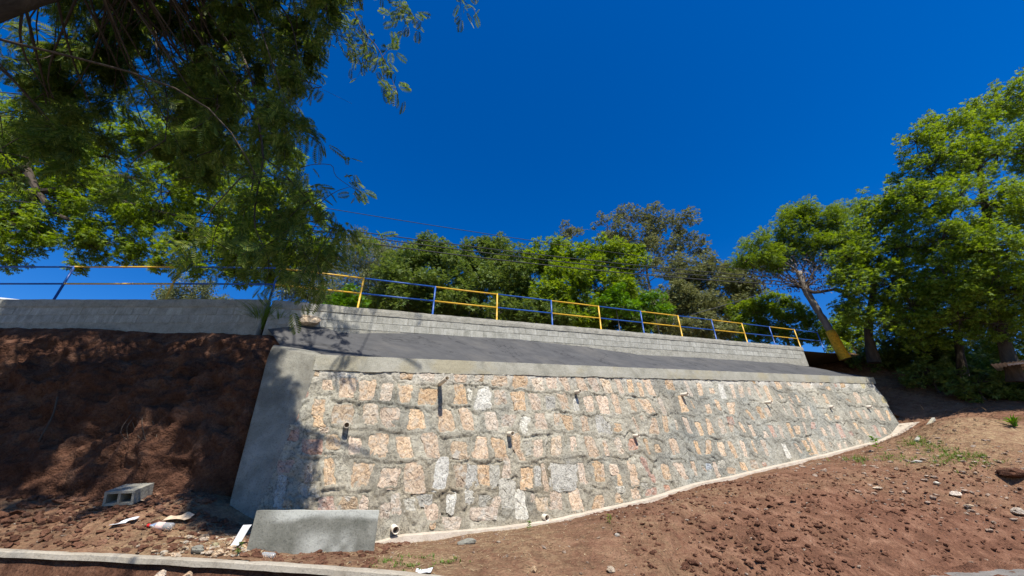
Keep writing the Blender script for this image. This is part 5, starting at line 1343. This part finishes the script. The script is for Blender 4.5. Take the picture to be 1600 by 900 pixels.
# long seed pods
mb = MB()
for px, py in [(509, 55), (600, 25), (512, 330), (470, 350), (300, 160)]:
    a = at(px, py, 5.1); mb.add(*tube_vf([a, a + (0.012, 0, -0.06), a + (0.0, 0.01, -0.13)], [0.004, 0.014, 0.004], 6)[:2])
mb.build('seed_pods', M['lf_olive'], near, True)

# ------------------------------------------------------------------ plants at the wall
def tuft(label, P, n, L, w, mat, seed, cat='plant', name='grass_clump', lean=0.9, group=None):
    r_ = np.random.default_rng(seed); V = []; Q = []
    for _ in range(n):
        a = r_.random() * 6.28; d = np.array([math.cos(a), math.sin(a), 0]); l = L * (0.5 + 0.6 * r_.random()); k = lean * (0.25 + r_.random()); sd = np.array([-d[1], d[0], 0]) * w
        p = P + d * 0.10 * L * r_.random(); pts = [p + d * l * k * t ** 2 + UP * l * (t - 0.45 * k * t ** 2.5) for t in (0, 0.35, 0.7, 1.0)]
        b = len(V)
        for j, q in enumerate(pts): ww = (0.8, 1.0, 0.7, 0.08)[j]; V += [q - sd * ww, q + sd * ww]
        Q += [(b + 2 * j, b + 2 * j + 1, b + 2 * j + 3, b + 2 * j + 2) for j in range(3)]
    o = new_mesh(name, np.array(V), Q, None, mat); return tag(o, label, cat, group)
tuft('tall clump of long grass at the left end of the tarred slope', at(405, 515, 8.35), 240, 0.85, 0.006, M['lf_grass'], 31)
tuft('long grass clump drooping onto the tarred slope beside the boulder', at(432, 512, 8.45), 80, 0.60, 0.006, M['lf_grass'], 32)
tuft('broad bright green grass plant on the right soil crest', at_ground(1588, 668), 40, 0.45, 0.022, M['lf_bright'], 33)
def weed(label, px, py, h, seed, mat='lf_bright'):
    r_ = np.random.default_rng(seed); P = at_ground(px, py); root = empty('weed', P, label, 'weed', 'weeds on the soil')
    st = spline([P, P + UP * h * 0.5 + (0.01, 0, 0), P + UP * h + (0.02, 0.0, 0)], 6)
    V, Q, T = tube_vf(st, 0.004, 4); new_mesh('stem', V, Q, T, M['lf_grass'], root)
    n = 26; t = r_.random(n); p = P + UP * (h * (0.15 + 0.85 * t))[:, None]; A = r_.normal(0, 1, (n, 3)); A[:, 2] = 0.25
    V, Q = leaves(p, A, h * 0.42 * (0.6 + 0.6 * r_.random(n)), 'leaf', r_); new_mesh('leaf_mass', V, Q, None, M[mat], root)
weed('upright weed growing at the footing near the wall right end', 1373, 705, 0.40, 41)
weed('small weed at the footing right of the lowest pipe', 826, 828, 0.13, 42)
weed('tiny weed on trampled soil below the footing middle', 953, 818, 0.12, 43, 'lf_mid')
weed('dark small weed beside the slab left corner', 371, 868, 0.13, 44, 'lf_dark')
weed('low weed in the grass on the upper right soil', 1440, 690, 0.18, 45)

# ------------------------------------------------------------------ right end details
# short kerb at the end of the footing
a, b = at_ground(1432, 690), at_ground(1459, 655); a = a + UP * 0.05; b = b + UP * 0.05
V, Q, T = bbox_vf((a + b) / 2 - UP * 0.06, (b - a) / 2, np.cross((b - a) / np.linalg.norm(b - a), UP) * 0.05, UP * 0.06, 0.012)
o = new_mesh('short_kerb', V, Q, T, M['coping']); tag(o, 'short concrete kerb at the far end of the footing', 'kerb', kind='thing')
r_ = np.random.default_rng(55)
# roots hanging from the left bank
rt = empty('hanging_roots', at(215, 690, 7.0), 'thin roots hanging from the middle of the left bank', 'roots')
mb = MB()
for k in range(12):
    x = 205 + 25 * r_.random(); a = at(x, 640 + 20 * r_.random(), 7.12); b = at(x + r_.normal(0, 8), 690 + 15 * r_.random(), 6.98)
    mb.add(*tube_vf(spline([a, (a + b) / 2 + r_.normal(0, 0.06, 3), b], 7), 0.006, 4, False)[:2])
mb.build('root_strands', M['bark_dark'], rt)['kind'] = 'stuff'; mb = MB()
a, b = at(90, 620, 6.95), at(60, 690, 6.85); mb.add(*tube_vf(spline([a, (a + b) / 2 + (0.05, 0, 0.03), b], 8), 0.014, 5, False)[:2])
mb.build('thick_root', M['bark_dark'], rt)

# shed roof corner at the right edge
cr = at(1548, 569, 14.6)
shed = empty('shed', cr + np.array([1.5, 0.8, 0]) - UP * (cr[2] - gz(cr[0] + 1.5, cr[1])), 'open shed with pale sheet metal roof cut by the right frame edge', 'shed')
M['sheet'] = mat_plain('roof_sheet', (0.50, 0.52, 0.53), 0.45, 0.4, 0.12, 4, 0.2); M['wood'] = mat_plain('shed_wood', (0.40, 0.32, 0.25), 0.85, 0.15, 0.3, 8)
ex = np.array([0.95, -0.25, 0.07]); ex /= np.linalg.norm(ex); ey = np.array([0.86, 0.62, 0.06]); ey /= np.linalg.norm(ey)
nx_, ny_ = 90, 6; V = np.zeros((nx_, ny_, 3))
for i, u in enumerate(np.linspace(0, 3.2, nx_)):
    for j, v in enumerate(np.linspace(0, 2.6, ny_)): V[i, j] = cr + ex * u + ey * v + UP * 0.018 * math.sin(u * 2 * math.pi / 0.14)
mb = MB(); mb.add(V.reshape(-1, 3), grid_faces(nx_, ny_)); mb.add((V - UP * 0.006).reshape(-1, 3), grid_faces(nx_, ny_)); mb.build('roof_sheet', M['sheet'], shed, True)
for off in (0.18, 1.3, 2.4):
    mb = MB(); mb.add(*box_vf(cr + ex * (1.95) + ey * off - UP * 0.065, ex * 1.45, ey * 0.03, UP * 0.04)); mb.build('purlin', M['wood'], shed)
for u, v in ((1.3, 0.3), (3.0, 0.3), (1.3, 2.3), (3.0, 2.3)):
    p = cr + ex * u + ey * v; g = gz(p[0], p[1]) - 0.2; h = p[2] - 0.18 - g
    mb = MB(); mb.add(*box_vf((p[0], p[1], g + h / 2), (0.05, 0, 0), (0, 0.05, 0), (0, 0, h / 2))); mb.build('post', M['wood'], shed)

# white roofed house far behind the left parapet
M['white_wall'] = mat_plain('white_wall', (0.62, 0.62, 0.60), 0.8, 0.2, 0.08, 2); M['white_roof'] = mat_plain('white_roof', (0.68, 0.69, 0.70), 0.5, 0.3, 0.05, 2)
g0 = at(62, 470, 34); hs_ = empty('house', (g0[0] - 7, g0[1] + 4, g0[2] - 3.6), 'house with white sheet roof just showing over the left parapet', 'house')
mb = MB(); mb.add(*box_vf((g0[0] - 7, g0[1] + 4, g0[2] - 2.0), (6.6, 0, 0), (0, 3.6, 0), (0, 0, 1.7))); mb.build('wall', M['white_wall'], hs_)
rv = np.array([(g0[0], g0[1], g0[2] - 0.25), (g0[0] - 14, g0[1], g0[2] + 1.35), (g0[0] - 14, g0[1] + 8, g0[2] + 1.35), (g0[0], g0[1] + 8, g0[2] - 0.25)])
mb = MB(); mb.add(np.vstack([rv, rv + UP * 0.16]), [(0, 1, 2, 3), (4, 5, 6, 7), (0, 1, 5, 4), (1, 2, 6, 5), (2, 3, 7, 6), (3, 0, 4, 7)]); mb.build('roof', M['white_roof'], hs_)

# overhead cables
M['cable'] = mat_plain('cable', (0.03, 0.03, 0.032), 0.7, 0.3, 0.1)
for i, (a, b, sag, rr, lab) in enumerate([
    ((520, 327, 13.5), (1250, 432, 18.6), 0.35, 0.010, 'uppermost thin cable crossing the sky above the middle trees'),
    ((560, 362, 13.0), (1250, 436, 18.7), 0.45, 0.014, 'second cable from the top across the middle trees'),
    ((540, 366, 12.8), (1250, 441, 18.8), 0.55, 0.014, 'third cable from the top across the middle trees'),
    ((530, 374, 12.6), (1252, 446, 18.9), 0.60, 0.016, 'thick lowest cable of the bundle across the middle trees'),
    ((1080, 492, 16.5), (1252, 440, 18.8), 0.05, 0.012, 'short slanting guy cable running down to the right railing')]):
    A_, B_ = at(*a), at(*b); e = A_ + (A_ - B_) * (0.9 if i < 4 else 0.0)
    t = np.linspace(0, 1, 40); P = A_ + (B_ - A_) * t[:, None] - UP * (sag * 4 * t * (1 - t))[:, None] * 0.5
    if i < 4: P = np.vstack([e + UP * 0.6, (e + A_) / 2 + UP * 0.25, P])
    V, Q, T = tube_vf(P, rr * 1.5, 5); o = new_mesh('overhead_cable', V, Q, T, M['cable'], None, True); tag(o, lab, 'cable', 'overhead cables')
